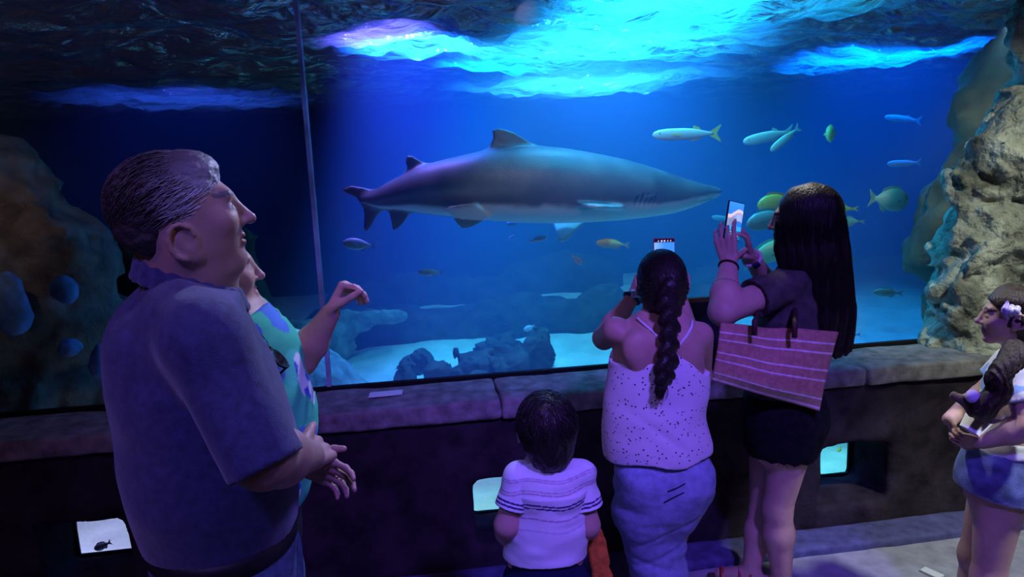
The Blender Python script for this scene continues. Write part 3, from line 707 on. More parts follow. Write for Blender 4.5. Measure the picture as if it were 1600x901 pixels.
def head(B, c, M, s, nose=1.0, jaw=1.0, ear=1.0, mouth=0.0, cheek=1.0, chin=1.0, brow=1.0, double=0.0, ez=0.0):
    """head of height s about c; local axes right, forward, up"""
    L = lambda x, y, z: c + M.T @ (np.array([x, y, z])*s)
    R = lambda *r: np.array(r)*s
    k = 0.10*s
    B.ell(L(0, -.07, .12), R(.335, .42, .375), M, k)
    B.ell(L(0, .10, -.06), R(.285, .32, .36), M, k)
    B.ell(L(0, .12, -.26), R(.235*jaw, .25, .20), M, k)
    B.ell(L(0, .29, -.415), R(.115*jaw, .105*chin, .085), M, .09*s)
    if double: B.ell(L(0, .10, -.47), R(.20, .22, .11*double), M, .12*s)
    B.cap(L(-.15, .345, .10), L(.15, .345, .10), .055*brow*s, k=.07*s)
    for sg in (-1, 1):
        B.ell(L(sg*.17, .26, -.10), R(.115*cheek, .115*cheek, .11*cheek), M, .09*s)
        B.ell(L(sg*.155, .425, .02), R(.082, .062, .045), M, .05*s, 's')
        B.ell(L(sg*.15, .325, .012), R(.070, .062, .058), M, .012*s)
        B.cap(L(sg*.09, .385, -.005), L(sg*.205, .345, -.005), .014*s, k=.015*s)
        # ear: rim, lobe, hollow
        B.ell(L(sg*.335, -.03, -.03+ez), R(.045, .080*ear, .130*ear), M, .012*s)
        B.ell(L(sg*.325, .0, -.14+ez), R(.03, .05*ear, .045*ear), M, .02*s)
        ea = [(-.055+.085*math.cos(a)*ear, -.015+ez+.125*math.sin(a)*ear) for a in np.linspace(.2, 4.6, 9)]
        B.chain([L(sg*(.372 + .020*math.sin(i*.39)), y_, z_) for i, (y_, z_) in enumerate(ea)], [.020*s]*9, .008*s)
        B.ell(L(sg*.395, .000, -.01+ez), R(.040, .050, .085), M, .008*s, 's')
    B.cap(L(0, .385, .07), L(0, .385 + .095*nose, -.115), .036*s, .046*s, .05*s)
    B.ell(L(0, .40 + .085*nose, -.125), R(.05, .05, .042), M, .03*s)
    for sg in (-1, 1): B.ell(L(sg*.055, .41, -.14), R(.042, .05, .034), M, .03*s)
    B.cap(L(-.07, .395, -.245), L(.07, .395, -.245), .030*s, k=.03*s)
    B.cap(L(-.06, .385, -.295), L(.06, .385, -.295), .034*s, k=.03*s)
    if mouth: B.ell(L(0, .42, -.27), R(.10, .10, .035*mouth), M, .015*s, 's')
    else: B.cap(L(-.11, .42, -.27), L(.11, .42, -.27), .008*s, k=.015*s, op='s')
    return L

def face_col(v, c, M, s, skin, lip=(0.40, 0.14, 0.13), brow=None):
    q = (v - c) @ M.T/s
    col = np.tile(np.array(skin), (len(v), 1))*(1 + 0.10*fbm(v, 30, 3, 2))[:, None]
    m = (np.abs(q[:, 0]) < .115) & (q[:, 1] > .33) & (q[:, 2] < -.215) & (q[:, 2] > -.325)
    col[m] = col[m]*0.4 + np.array(lip)*0.6
    for sg in (-1, 1):
        e = ((q[:, 0]-sg*.155)/.06)**2 + ((q[:, 2]-.008)/.026)**2
        m = (e < 1) & (q[:, 1] > .30); col[m] = (0.55, 0.55, 0.55)
        i = ((q[:, 0]-sg*.155)/.024)**2 + ((q[:, 2]-.008)/.024)**2
        m = (i < 1) & (q[:, 1] > .30); col[m] = (0.03, 0.02, 0.015)
        if brow is not None:
            b_ = (np.abs(q[:, 0]-sg*.15) < .10) & (np.abs(q[:, 2]-.125+.05*np.abs(q[:, 0]-sg*.13)) < .022) & (q[:, 1] > .25)
            col[b_] = brow
    return col

def hand(B, w_, d, n, side, Lh, curls, thumb=(0.6, 0.75, 0.3), spread=0.12, k=0.006, tc=0.3):
    """w_ wrist, d towards the fingers, n out of the palm, side +1/-1: which way the thumb lies (along side*d x n)"""
    d = unit(d); n = unit(n - d*(np.dot(n, d))); s = np.cross(d, n)*side
    pos = [.19, .065, -.06, -.175]; ln = [.42, .47, .43, .34]; kn = []
    for i in range(4):
        kp = w_ + d*((.50, .52, .50, .46)[i]*Lh) + s*(pos[i]*Lh); kn.append(kp)
        B.cap(w_ + d*.05*Lh + s*(pos[i]*.62*Lh), kp, .075*Lh, .062*Lh, k=.05*Lh)
    for i in range(4):
        p = kn[i]; a0 = spread*(1.5 - i)*0.5
        dirv = unit(d + s*a0); ang = 0; r0 = (.050, .052, .050, .044)[i]*Lh
        for j, fr in enumerate((.45, .30, .25)):
            ang += curls[i][j]
            dv = dirv*math.cos(ang) + n*math.sin(ang)
            q = p + dv*(ln[i]*Lh*fr)
            B.cap(p, q, r0, r0*.90, k=.004 if j == 0 else .006); p = q; r0 *= .90
    td = unit(d*thumb[0] + s*thumb[1] + n*thumb[2])
    p = w_ + d*.10*Lh + s*.13*Lh; q = p + td*.25*Lh
    B.cap(p, q, .085*Lh, .062*Lh, k=.03*Lh)
    t2 = unit(td + d*tc + n*tc*0.4); q2 = q + t2*.19*Lh; B.cap(q, q2, .060*Lh, .053*Lh, k=.006)
    t3 = unit(t2 + d*tc*0.6 + n*tc*0.3); B.cap(q2, q2 + t3*.15*Lh, .053*Lh, .042*Lh, k=.006)

def rings(B, R_, fwd, k=0.03):
    """stack of flattened rounded sections (centre, half width, half depth)"""
    for (c0, w0, d0), (c1, w1, d1) in zip(R_, R_[1:]):
        B.cap(c0, c1, w0, w1, k, flat=(fwd, (w0/d0 + w1/d1)/2))

def arm(B, sh, el, wr, r=(.05, .04, .028), k=0.02):
    B.cap(sh, el, r[0], r[1], k); B.cap(el, el + (wr-el)*.35, r[1], r[1]*1.02, k); B.cap(el + (wr-el)*.35, wr, r[1]*1.02, r[2], k)

def leg(B, hip, kn, an, r=(.085, .055, .035), toe=None, k=0.03, shoe=0.035):
    B.cap(hip, kn, r[0], r[1], k); m = kn + (an-kn)*.35; B.cap(kn, m, r[1], r[1]*1.05, k); B.cap(m, an, r[1]*1.05, r[2], k)
    if toe is not None:
        B.cap(an + V(0, 0, -.03), toe, shoe, shoe*.75, k)

def scalp(c, M, R_, region, flow, n, length, rng, steps=6, lift=0.03, jit=0.15, base=1.0):
    """short locks that run along an ellipsoidal scalp; region and flow take unit positions in the head frame"""
    out = []
    R_ = np.asarray(R_)
    while len(out) < n:
        u = unit(rng.normal(size=3))
        if not region(u): continue
        p = u*R_; path = []; L = length*(0.6 + 0.7*rng.random()); j = rng.normal(size=3)*jit
        for i in range(steps):
            t = i/(steps-1); uu = unit(p/R_)
            path.append(c + M.T @ (uu*R_*(base + lift*t)))
            nrm = unit(uu/R_); f = np.asarray(flow(uu), float) + j; f = f - nrm*(f @ nrm); f = f/(np.linalg.norm(f) + 1e-6)
            p = uu*R_ + f*(L/(steps-1))
        out.append(np.array(path))
    return out

def skin_mat(nm, rough=0.5): return mat(nm, rough=rough, spec=0.3, attr=True, bump=(220, 0.08))
M_skin = skin_mat('skin')
RNG = np.random.default_rng(5)
def folds(seed, amp=0.006, f=7.0, st=(1, 1, 2.2)):
    st = np.array(st, np.float32)
    return lambda P: amp*(fbm(P*st, f, 2, seed) - 0.8*np.abs(vnoise(P*st + 0.3, f*0.8, seed+5)))
def below(P, z): return P[..., 2] - z
def plane(P, o, n): return (P - np.asarray(o, np.float32)) @ unit(n).astype(np.float32)

# ---- the man on the left: navy polo shirt, arms folded, watching with his head raised
def man():
    f = unit(V(.95, .30, 0)); r = np.cross(f, V(0, 0, 1)); hc = at(286, 339, 1.40); M = frame(V(.95, .28, .16)); s = .230
    root = thing('person', 'older grey haired man in a dark blue polo shirt, arms folded, seen from the side', 'person', (-.40, 1.42, 0), 'visitors at the window')
    nk = at(293, 466, 1.42)
    B = Body(); L = head(B, hc, M, s, nose=1.15, jaw=1.12, ear=1.1, cheek=1.05, double=.85, brow=1.15, mouth=0.35, ez=-.15)
    B.cap(L(0, -.10, -.15), nk, .066, .075, .03); B.cap(L(0, .0, -.28), nk + f*.025, .06, .066, .04)
    sh_r, el_r, wr_r = at(322, 536, 1.235), at(412, 716, 1.18), at(482, 712, 1.40)
    sh_l, el_l, wr_l = at(314, 580, 1.58), at(420, 715, 1.58), at(462, 722, 1.55)
    rg = [(nk + V(0, 0, -.10), .10, .085), (at(296, 578, 1.42), .165, .112), (at(320, 650, 1.42), .165, .136), (at(332, 730, 1.42), .167, .146), (at(346, 812, 1.43), .160, .128), (at(358, 890, 1.44), .160, .125)]
    rings(B, rg, f)
    arm(B, sh_r, el_r, wr_r, (.058, .050, .032)); arm(B, sh_l, el_l, wr_l, (.058, .050, .032))
    hand(B, wr_r, V(.15, .95, -.15), V(-.6, .2, -.7), 1, .185, [(.35, .5, .4), (.4, .55, .4), (.45, .6, .45), (.5, .6, .5)], thumb=(.92, .22, -.2))
    hand(B, wr_l, V(.80, -.10, -.30), V(-.25, -.80, -.2), -1, .165, [(.3, .4, .3), (.3, .45, .3), (.35, .5, .3), (.4, .5, .3)], thumb=(.7, .6, -.1))
    hp = rg[-1][0]
    for sg in (-1, 1):
        h_ = hp + r*sg*.09; leg(B, h_, V(h_[0]+.01, h_[1], .48), V(h_[0], h_[1], .09), (.092, .06, .045), V(h_[0]+.15, h_[1]+.05, .035))
    v, q = B.mesh(.0042)
    c = face_col(v, hc, M, s, (.46, .27, .21), brow=(.16, .14, .13))
    link_mesh('body', v, q, M_skin, root, col=c)
    # polo shirt with collar
    B = Body()
    rg2 = [(nk + V(0, 0, -.10) - f*.008, .118, .100), (at(288, 548, 1.42), .150, .106)] + [(a, w_+.018, d_+.013) for a, w_, d_ in rg[1:5]]
    rg2[-1] = (rg2[-1][0] + V(0, 0, -.02), rg2[-1][1], rg2[-1][2]); rings(B, rg2, f, .05)
    for sh, el in ((sh_r, el_r), (sh_l, el_l)):
        B.cap(nk + (sh-nk)*.25 + V(0, 0, -.01), sh, .075, .072, .06); B.cap(sh, el + (el-sh)*.10, .070, .069, .035)
    ch0 = folds(3, .008, 5.5, (1.2, 1.2, 1.6)); ch = lambda P: ch0(P) + .007*np.sin(26*(P[..., 2] + .55*P[..., 0] + .10*vnoise(P, 4, 9)) + 3*vnoise(P, 3, 12))*np.clip(.2 + vnoise(P, 3.5, 15), 0, 1); zb = rg[4][0][2]
    e1, e2 = el_r - V(.0, .0, .0), el_l; d1, d2 = unit(el_r - sh_r), unit(el_l - sh_l)
    def post(P, d):
        d = d + ch(P)
        near1 = plane(P, e1, d1); near2 = plane(P, e2, d2)
        in1 = (np.linalg.norm(P - e1.astype(np.float32), axis=-1) < .16); in2 = (np.linalg.norm(P - e2.astype(np.float32), axis=-1) < .16)
        ax1 = np.linalg.norm(P - e1 - (near1[..., None]*d1), axis=-1) < .105
        d = np.where(in1 & ax1, np.maximum(d, near1 - .015), d); d = np.where(in2, np.maximum(d, near2), d)
        d = np.maximum(d, zb - .012 - P[..., 2])
        na = unit(V(0, 0, 1) + f*.42); c0 = at(300, 456, 1.42).astype(np.float32); t = (P - c0) @ na.astype(np.float32)
        hole = np.maximum(np.linalg.norm(P - c0 - t[..., None]*na.astype(np.float32), axis=-1) - .080, -(t + .05)); d = np.maximum(d, -hole)
        d = np.maximum(d, np.where(np.linalg.norm(P - c0, axis=-1) < .16, t - .03, d))
        return d
    v, q = B.mesh(.0065, post=post, slack=2.0)
    M_navy = mat('navy_pique', (.062, .066, .165), .9, .12, noise=(60, .25), bump=(350, .25), sheen=.3)
    link_mesh('polo_shirt', v, q, M_navy, root)
    B = Body(); n0 = at(300, 456, 1.42)
    for i in range(20):
        a0, a1 = 2*math.pi*i/20, 2*math.pi*(i+1)/20
        pt = lambda a: n0 + f*(.094*math.cos(a)) + r*.090*math.sin(a) + V(0, 0, -.042*math.cos(a))
        for h_ in (0, .018, .034): B.cap(pt(a0)*1 + V(0, 0, h_) - (f*math.cos(a0) + r*math.sin(a0))*h_*.35, pt(a1) + V(0, 0, h_) - (f*math.cos(a1) + r*math.sin(a1))*h_*.35, .0075, k=.012)
    v, q = B.mesh(.005); link_mesh('collar', v, q, M_navy, root)
    # jeans, belt
    B = Body(); rings(B, [(rg[4][0] + V(0, 0, -.01), .172, .138), (hp, .178, .142), (hp + V(0, 0, -.06), .175, .142)], f)
    for sg in (-1, 1):
        h_ = hp + r*sg*.09; leg(B, h_, V(h_[0]+.01, h_[1], .48), V(h_[0], h_[1], .06), (.110, .085, .075))
    ch2 = folds(8, .006, 7)
    v, q = B.mesh(.009, post=lambda P, d: np.maximum(np.maximum(d + ch2(P), P[..., 2] - zb + .012), .05 - P[..., 2]), slack=2.0)
    link_mesh('jeans', v, q, mat('man_denim', (.09, .12, .24), .9, .1, noise=(40, .4), bump=(300, .3)), root)
    B = MB(); pts = [rg[4][0] + V(0, 0, -.022) + f*(.143*math.cos(a)) + r*(.178*math.sin(a)) for a in np.linspace(0, 2*math.pi, 40, endpoint=False)]
    vs, fs = [], []
    for i, p in enumerate(pts):
        o_ = unit(p - rg[4][0] + V(0, 0, .022))
        vs += [p + o_*.004 + V(0, 0, .018), p + o_*.004 - V(0, 0, .018), p - o_*.003 + V(0, 0, .018), p - o_*.003 - V(0, 0, .018)]
    for i in range(40):
        j = (i+1) % 40; a, b = 4*i, 4*j; fs += [(a, a+1, b+1, b), (a+2, b+2, b+3, a+3), (a, b, b+2, a+2), (a+1, a+3, b+3, b+1)]
    B.add(vs, fs); B.build('belt', mat('belt_leather', (.02, .017, .02), .5, .3), root, smooth=True)
    # hair: a close cap with combed-back locks, grey over the temples
    H = Body()
    H.ell(L(0, -.09, .15), np.array([.352, .435, .385])*s, M, .02); H.ell(L(0, -.30, -.12), np.array([.26, .20, .22])*s, M, .04)
    H.ell(L(0, .16, .36), np.array([.24, .18, .12])*s, M, .04)
    def hp_(P, d):
        q = (P - hc.astype(np.float32)) @ M.T.astype(np.float32)/s
        x, y, z = q[..., 0], q[..., 1], q[..., 2]
        front = y - np.where(z > .28, .38, np.where(z > -.10, .17 + .21*np.clip((z+.10)/.38, 0, 1), -.10))          # hairline: forehead, temple, behind the ear
        low = -z - .30 + .75*np.clip(-y - .22, 0, .4)
        d = np.maximum(d, np.maximum(front, low)*s)
        return d + .0025*fbm(np.stack([x*3, y*1.2, z*2], -1), 9, 3, 4)
    v, q = H.mesh(.0042, post=hp_)
    qq = (v - hc) @ M.T/s
    g = np.clip((qq[:, 1] + .12)/.36, 0, 1)*np.clip(1.15 - np.abs(qq[:, 2]-.10)/.40, 0.30, 1)
    hcol = np.array([.035, .028, .028])*(1-g)[:, None] + np.array([.46, .44, .48])*np.minimum(g, 1)[:, None]
    M_ghair = mat('grey_hair', rough=.5, spec=.4, attr=True, bump=(90, .5, (1, .3, 1)))
    hr = link_mesh('hair', v, q, M_ghair, root, col=hcol)
    def region(u):
        y, z = u[1]*.437 - .09, u[2]*.39 + .15
        fr = .36 if z > .28 else (.15 + .21*(z+.10)/.38 if z > -.08 else -.12)
        return y < fr and z > -.27 + .75*max(0, -y - .22)
    def flow(u): return V(.55*np.sign(u[0])*max(0, u[1]+.2), -1.0, -.35 - .5*max(0, -u[1]))
    R_ = np.array([.354, .437, .39])*s; cc = L(0, -.09, .15)
    ps = scalp(cc, M, R_, region, flow, 1500, .050, RNG, lift=.05, jit=.22)
    cols = []
    for p in ps:
        x = (p[0] - hc) @ M.T/s; gg = np.clip((x[1] + .12)/.36, 0, 1)*np.clip(1.2 - abs(x[2]-.10)/.42, .2, 1)*(0.5 + RNG.random())
        cols.append(np.array([.05, .042, .04])*(1-min(gg, 1)) + np.array([.62, .60, .64])*min(gg, 1))
    strands_mesh(ps, .0011, 'hair_locks', M_ghair, root, cols=cols)
man()
def lock_rings(B, pts, k=.03):
    for (c0, w0, d0, f0), (c1, w1, d1, f1) in zip(pts, pts[1:]): B.cap(c0, c1, w0, w1, k, flat=(f0, (w0/d0 + w1/d1)/2))

# ---- the woman in the green flowered shirt, laughing, one arm raised
def woman_green():
    f = unit(V(.94, .34, 0)); r = np.cross(f, V(0, 0, 1)); hc = at(334, 424, 1.80); M = frame(V(.95, .31, .05)); s = .218
    root = thing('person', 'laughing woman in a green flowered shirt behind the man, one hand raised', 'person', (-.48, 1.85, 0), 'visitors at the window')
    nk = at(334, 510, 1.83); B = Body(); L = head(B, hc, M, s, nose=1.05, jaw=1.05, cheek=1.15, mouth=1.1, double=.6)
    B.cap(L(0, -.08, -.2), nk, .055, .062, .03)
    rg = [(nk + V(0, 0, -.04), .11, .08), (at(362, 560, 1.84), .19, .13), (at(372, 620, 1.84), .20, .17), (at(375, 660, 1.84), .205, .175), (at(372, 720, 1.85), .20, .165), (at(370, 780, 1.85), .19, .15)]
    rings(B, rg, f)
    sh, el, wr = at(400, 532, 2.00), at(470, 562, 1.97), at(516, 490, 1.95)
    arm(B, sh, el, wr, (.050, .043, .027))
    hand(B, wr, V(.50, .10, .82), V(.78, -.25, -.55), -1, .175, [(1.25, .40, .3), (1.4, .45, .35), (1.5, .5, .35), (1.6, .55, .4)], thumb=(.75, .35, .6), spread=.16)
    sh2, el2, wr2 = at(350, 545, 1.71), at(352, 670, 1.74), at(400, 735, 1.80)
    arm(B, sh2, el2, wr2, (.05, .042, .028)); hand(B, wr2, V(.7, .2, -.6), V(0, 1, .2), -1, .17, [(.4, .5, .4)]*4)
    hp = V(*(rg[-1][0]))
    for sg in (-1, 1):
        h_ = hp + r*sg*.09; leg(B, h_, V(h_[0], h_[1], .45), V(h_[0]-.02, h_[1], .09), (.10, .062, .042), V(h_[0]+.13, h_[1]+.05, .04))
    v, q = B.mesh(.0042); c = face_col(v, hc, M, s, (.55, .32, .25), lip=(.42, .12, .12))
    qq = (v - hc) @ M.T/s
    m = (np.abs(qq[:, 0]) < .085) & (qq[:, 1] > .28) & (np.abs(qq[:, 2]+.262) < .020); c[m] = (.75, .73, .68)
    link_mesh('body', v, q, M_skin, root, col=c)
    # shirt with big blue and white flowers
    B = Body(); rg2 = [(nk + V(0, 0, -.045), .115, .085)] + [(a, w_+.014, d_+.012) for a, w_, d_ in rg[1:]]; rings(B, rg2, f, .05)
    for a, b in ((sh, el), (sh2, el2)):
        B.cap(nk + (a-nk)*.5, a, .06, .066, .05); B.cap(a, b + (b-a)*.1, .066, .086, .03)
    ch = folds(13, .007, 7); d1, d2 = unit(el - sh), unit(el2 - sh2); zb = rg[-1][0][2]
    def post(P, d):
        d = d + ch(P)
        n1, n2 = plane(P, sh + (el-sh)*.86, d1), plane(P, sh2 + (el2-sh2)*.8, d2)
        i1 = (np.linalg.norm(P - el.astype(np.float32), axis=-1) < .15); i2 = (np.linalg.norm(P - el2.astype(np.float32), axis=-1) < .13) & (P @ r.astype(np.float32) > float(el2 @ r) - .07)
        d = np.where(i1, np.maximum(d, n1), d); d = np.where(i2, np.maximum(d, n2), d)
        d = np.maximum(d, zb + .01 - P[..., 2])
        # V neck opening in front
        u = (P - nk.astype(np.float32)) @ f.astype(np.float32); x = np.abs((P - nk.astype(np.float32)) @ r.astype(np.float32))
        op = np.maximum(x - .052 - .30*(P[..., 2] - nk[2]), -(P[..., 2] - nk[2] + .13)); op = np.maximum(op, -u)
        d = np.maximum(d, -op)
        return np.maximum(d, plane(P, nk + V(0, 0, .02), V(0, 0, 1) - f*.3))
    v, q = B.mesh(.0055, post=post, slack=2.0)
    n1 = fbm(v, 9, 2, 50); n2 = fbm(v, 26, 2, 54); n3 = fbm(v, 6, 2, 58)
    c = np.tile(V(.07, .60, .36), (len(v), 1)); c[n3 > .15] = (.10, .68, .50)
    m = n1 > .36; c[m] = (.75, .82, .85); m = (n1 > .36) & (n2 > .05); c[m] = (.07, .14, .62); m = (n1 < -.50); c[m] = (.10, .25, .70)
    link_mesh('flowered_shirt', v, q, mat('flowered_cotton', rough=.85, spec=.15, attr=True, bump=(250, .15)), root, col=c)
    B = Body(); rings(B, [(hp, .20, .16), (hp + V(0, 0, -.08), .20, .16)], f)
    for sg in (-1, 1):
        h_ = hp + r*sg*.09; leg(B, h_, V(h_[0], h_[1], .45), V(h_[0], h_[1], .10), (.115, .085, .075))
    v, q = B.mesh(.012, post=lambda P, d: np.maximum(d, .08 - P[..., 2])); link_mesh('trousers', v, q, mat('dark_trousers', (.02, .02, .035), .9, .1), root)
    H = Body(); H.ell(L(0, -.12, .14), np.array([.38, .44, .40])*s, M, .02); H.ell(L(0, -.32, -.18), np.array([.30, .22, .30])*s, M, .05)
    def hp2(P, d):
        qv = (P - hc.astype(np.float32)) @ M.T.astype(np.float32)/s
        return np.maximum(d, (qv[..., 1] - np.where(qv[..., 2] > .25, .34, .02))*s) + .004*fbm(qv, 7, 3, 3)
    v, q = H.mesh(.006, post=hp2); link_mesh('hair', v, q, mat('brown_hair', (.06, .04, .03), .5, .4, bump=(90, .5, (1, .3, 1))), root)
    # sunglasses hooked in the neckline
    o = at(420, 545, 1.66); e1 = unit(at(446, 566, 1.66) - at(386, 508, 1.66)); e3 = unit(f + V(.1, -.5, .2)); e3 = unit(e3 - e1*(e3 @ e1)); e2 = np.cross(e3, e1)
    g = thing('sunglasses', 'black sunglasses hanging from the neckline of the green flowered shirt', 'sunglasses', at(446, 566, 1.66))
    for sg in (-1, 1):
        m_ = MB(); cc = o + e1*.032*sg; ring = [cc + e1*(.028*math.cos(a)) + e2*(.021*math.sin(a)) for a in np.linspace(0, 2*math.pi, 20, endpoint=False)]
        vs = [p + e3*.002 for p in ring] + [p - e3*.002 for p in ring]; m_.add(vs, [tuple(range(20)), tuple(range(20, 40))[::-1]] + [(i, 20+i, 20+(i+1) % 20, (i+1) % 20) for i in range(20)])
        m_.build('lens', mat('dark_lens', (.005, .005, .006), .1, .6), g)
        m2 = MB(); m2.tube(ring, .003, 6, closed=True); m2.tube([o + e1*sg*.060 + e2*.012, o + e1*sg*.062 + e2*.012 - e3*.05, o + e1*sg*.04 - e3*.08 - e2*.01], .003, 6); m2.build('frame', M_black, g, smooth=True)
    m_ = MB(); m_.tube([o - e1*.008 + e2*.006, o + e2*.010, o + e1*.008 + e2*.006], .003, 6); m_.build('bridge', M_black, g, smooth=True)
woman_green()

# ---- the boy in the striped shirt
def boy():
    f = unit(V(.10, .99, 0)); r = np.cross(f, V(0, 0, 1)); hc = at(853, 668, 1.80); M = frame(V(.02, .99, .06)); s = .205
    root = thing('person', 'small dark haired boy in a pale striped t-shirt, seen from behind', 'person', (.33, 1.8, 0), 'visitors at the window')
    nk = at(856, 733, 1.79); B = Body(); L = head(B, hc, M, s, ear=1.0); B.cap(L(0, -.08, -.2), nk, .040, .045, .02)
    sh = [at(811, 745, 1.78), at(905, 743, 1.78)]; el = [at(791, 820, 1.76), at(919, 820, 1.76)]; wr = [at(795, 850, 1.93), at(915, 838, 1.95)]
    rg = [(nk + V(0, 0, -.015), .06, .045), (at(857, 762, 1.785), .100, .070), (at(856, 820, 1.79), .098, .075), (at(852, 870, 1.80), .100, .08), (at(852, 910, 1.80), .098, .085)]
    rings(B, rg, f)
    for i in (0, 1):
        arm(B, sh[i], el[i], wr[i], (.034, .030, .021)); hand(B, wr[i], unit(wr[i]-el[i]) + V(0, .2, -.1), V(.9 if i == 0 else -.9, 0, -.2), 1 if i == 0 else -1, .11, [(.4, .5, .4)]*4)
    hp = rg[-1][0]
    for sg in (-1, 1):
        h_ = hp + r*sg*.05; leg(B, h_, V(h_[0], h_[1], .29), V(h_[0], h_[1]-.01, .06), (.06, .042, .03), V(h_[0], h_[1]+.10, .03), shoe=.028)
    v, q = B.mesh(.004); link_mesh('body', v, q, M_skin, root, col=face_col(v, hc, M, s, (.50, .29, .23)))
    # t-shirt, stripes printed across
    B = Body(); rg2 = [(nk + V(0, -.008, .02), .050, .048), (nk + V(0, -.006, -.02), .070, .056), (at(857, 757, 1.785), .108, .078), (at(856, 820, 1.79), .106, .084), (at(852, 868, 1.80), .108, .09), (at(852, 900, 1.80), .108, .092)]; rings(B, rg2, f, .03)
    SL = [Body().cap(nk + (sh[i]-nk)*.5, sh[i], .038, .040, .03).cap(sh[i], el[i], .042, .054, .02) for i in (0, 1)]
    for i in (0, 1): B.cap(nk + (sh[i]-nk)*.5, sh[i], .038, .040, .03)
    ch = folds(23, .0045, 11); zt = at(852, 886, 1.71)[2]
    def post(P, d):
        d = d + ch(P)
        d = np.maximum(d, zt + .010*np.cos((P[..., 0]-hp[0])*14) - .012 - P[..., 2])
        return np.maximum(d, plane(P, nk + V(0, 0, .022), V(0, .45, 1)))
    v, q = B.mesh(.0026, post=post, slack=2.0); nb_ = len(v)
    for i in (0, 1):
        v2, q2 = SL[i].mesh(.0026, post=lambda P, d: np.maximum(d + ch(P), plane(P, sh[i] + (el[i]-sh[i])*.62, unit(el[i]-sh[i]))), slack=2.0)
        q = np.concatenate([q, q2 + len(v)]); v = np.concatenate([v, v2])
    z = v[:, 2] + .004*np.sin(v[:, 0]*40) ; c = np.tile(V(.78, .76, .80), (len(v), 1))
    def zl(py): return at(855, py, 1.71)[2]
    for py, w_, cl in ((721, .0022, (.50, .22, .25)), (724, .0018, (.50, .25, .28)), (752, .002, (.55, .45, .55)), (755, .002, (.55, .45, .55)), (769, .0018, (.50, .40, .48)), (773, .0022, (.50, .38, .45)), (813, .0022, (.48, .35, .45)), (831, .0022, (.62, .55, .65))):
        c[np.abs(z - zl(py)) < w_] = cl
    # navy double stripe on body and on each sleeve
    sl = [plane(v, sh[i] + (el[i]-sh[i])*.50, unit(el[i]-sh[i])) for i in (0, 1)]
    for i in (0, 1):
        on = (np.arange(len(v)) >= nb_) & ((v[:, 0]-hp[0])*(1 if i else -1) > 0)
        for t in (-.005, .005): c[on & (np.abs(sl[i] - t) < .0026)] = (.02, .02, .12)
    body_ = np.arange(len(v)) < nb_
    for py in (790, 795): c[body_ & (np.abs(z - zl(py)) < .0024)] = (.02, .02, .12)
    link_mesh('striped_shirt', v, q, mat('striped_cotton', rough=.85, spec=.15, attr=True, bump=(250, .12)), root, col=c)
    B = Body(); rings(B, [(at(852, 850, 1.80), .104, .088), (hp + V(0, 0, -.02), .108, .095)], f)
    for sg in (-1, 1):
        h_ = hp + r*sg*.052; B.cap(h_, V(h_[0], h_[1], .34), .070, .070, .03)
    v, q = B.mesh(.008, post=lambda P, d: np.maximum(d + .004*fbm(P, 12, 2, 9), .33 - P[..., 2])); link_mesh('shorts', v, q, mat('navy_shorts', (.015, .018, .06), .9, .1), root)
    H = Body(); H.ell(L(0, -.09, .10), np.array([.395, .475, .42])*s, M, .02); H.ell(L(0, -.30, -.26), np.array([.22, .19, .22])*s, M, .07)
    def hpost(P, d):
        qv = (P - hc.astype(np.float32)) @ M.T.astype(np.float32)/s
        d = np.maximum(d, (qv[..., 1] - np.where(qv[..., 2] > .12, .40, np.where(qv[..., 2] > -.2, .12, -.05)))*s)
        return d + .0035*fbm(np.stack([qv[..., 0]*2.4, qv[..., 1], qv[..., 2]], -1), 7, 3, 5)
    v, q = H.mesh(.0045, post=hpost); M_bh = mat('dark_hair', (.016, .012, .011), .40, .35, bump=(110, .5, (1, 1, .3)))
    link_mesh('hair', v, q, M_bh, root)
    wh = unit(V(.12, -.35, .92))
    def flow(u): d = u - wh*(u @ wh); return d + np.cross(wh, u)*.35 + V(0, 0, -.25)
    ps = scalp(L(0, -.09, .10), M, np.array([.397, .477, .425])*s, lambda u: u[2] > -.75 and not (u[1] > .75 and u[2] < .3) and not (u[2] < -.2 and u[1] > 0), flow, 1300, .055, RNG, lift=.05, jit=.22)
    strands_mesh(ps, .0012, 'hair_locks', M_bh, root)
    # orange towel hanging over the right forearm
    a = at(921, 838, 1.80); vs, n = [], 14
    tw = Body()
    pts = [at(928, 838, 1.83) , at(931, 850, 1.80), at(936, 875, 1.79), at(940, 905, 1.78), at(946, 960, 1.78)]
    for p, q_, w0, w1 in zip(pts, pts[1:], (.020, .022, .025, .028), (.022, .025, .028, .031)): tw.cap(p, q_, w0, w1, .02, flat=((0, 1, 0), 2.6))
    tw.cap(pts[0], wr[1] + V(.01, -.05, .012), .020, .02, .02)
    v, q = tw.mesh(.005, post=lambda P, d: d + .004*np.sin((P[..., 0] + .15*P[..., 2])*260) + .003*fbm(P, 14, 2, 3), slack=2.5)
    tag(link_mesh('towel', v, q, mat('orange_towel', (.55, .14, .03), .95, .05, noise=(60, .3))), 'narrow orange cloth hanging down beside the right elbow of the boy', 'cloth')
boy()

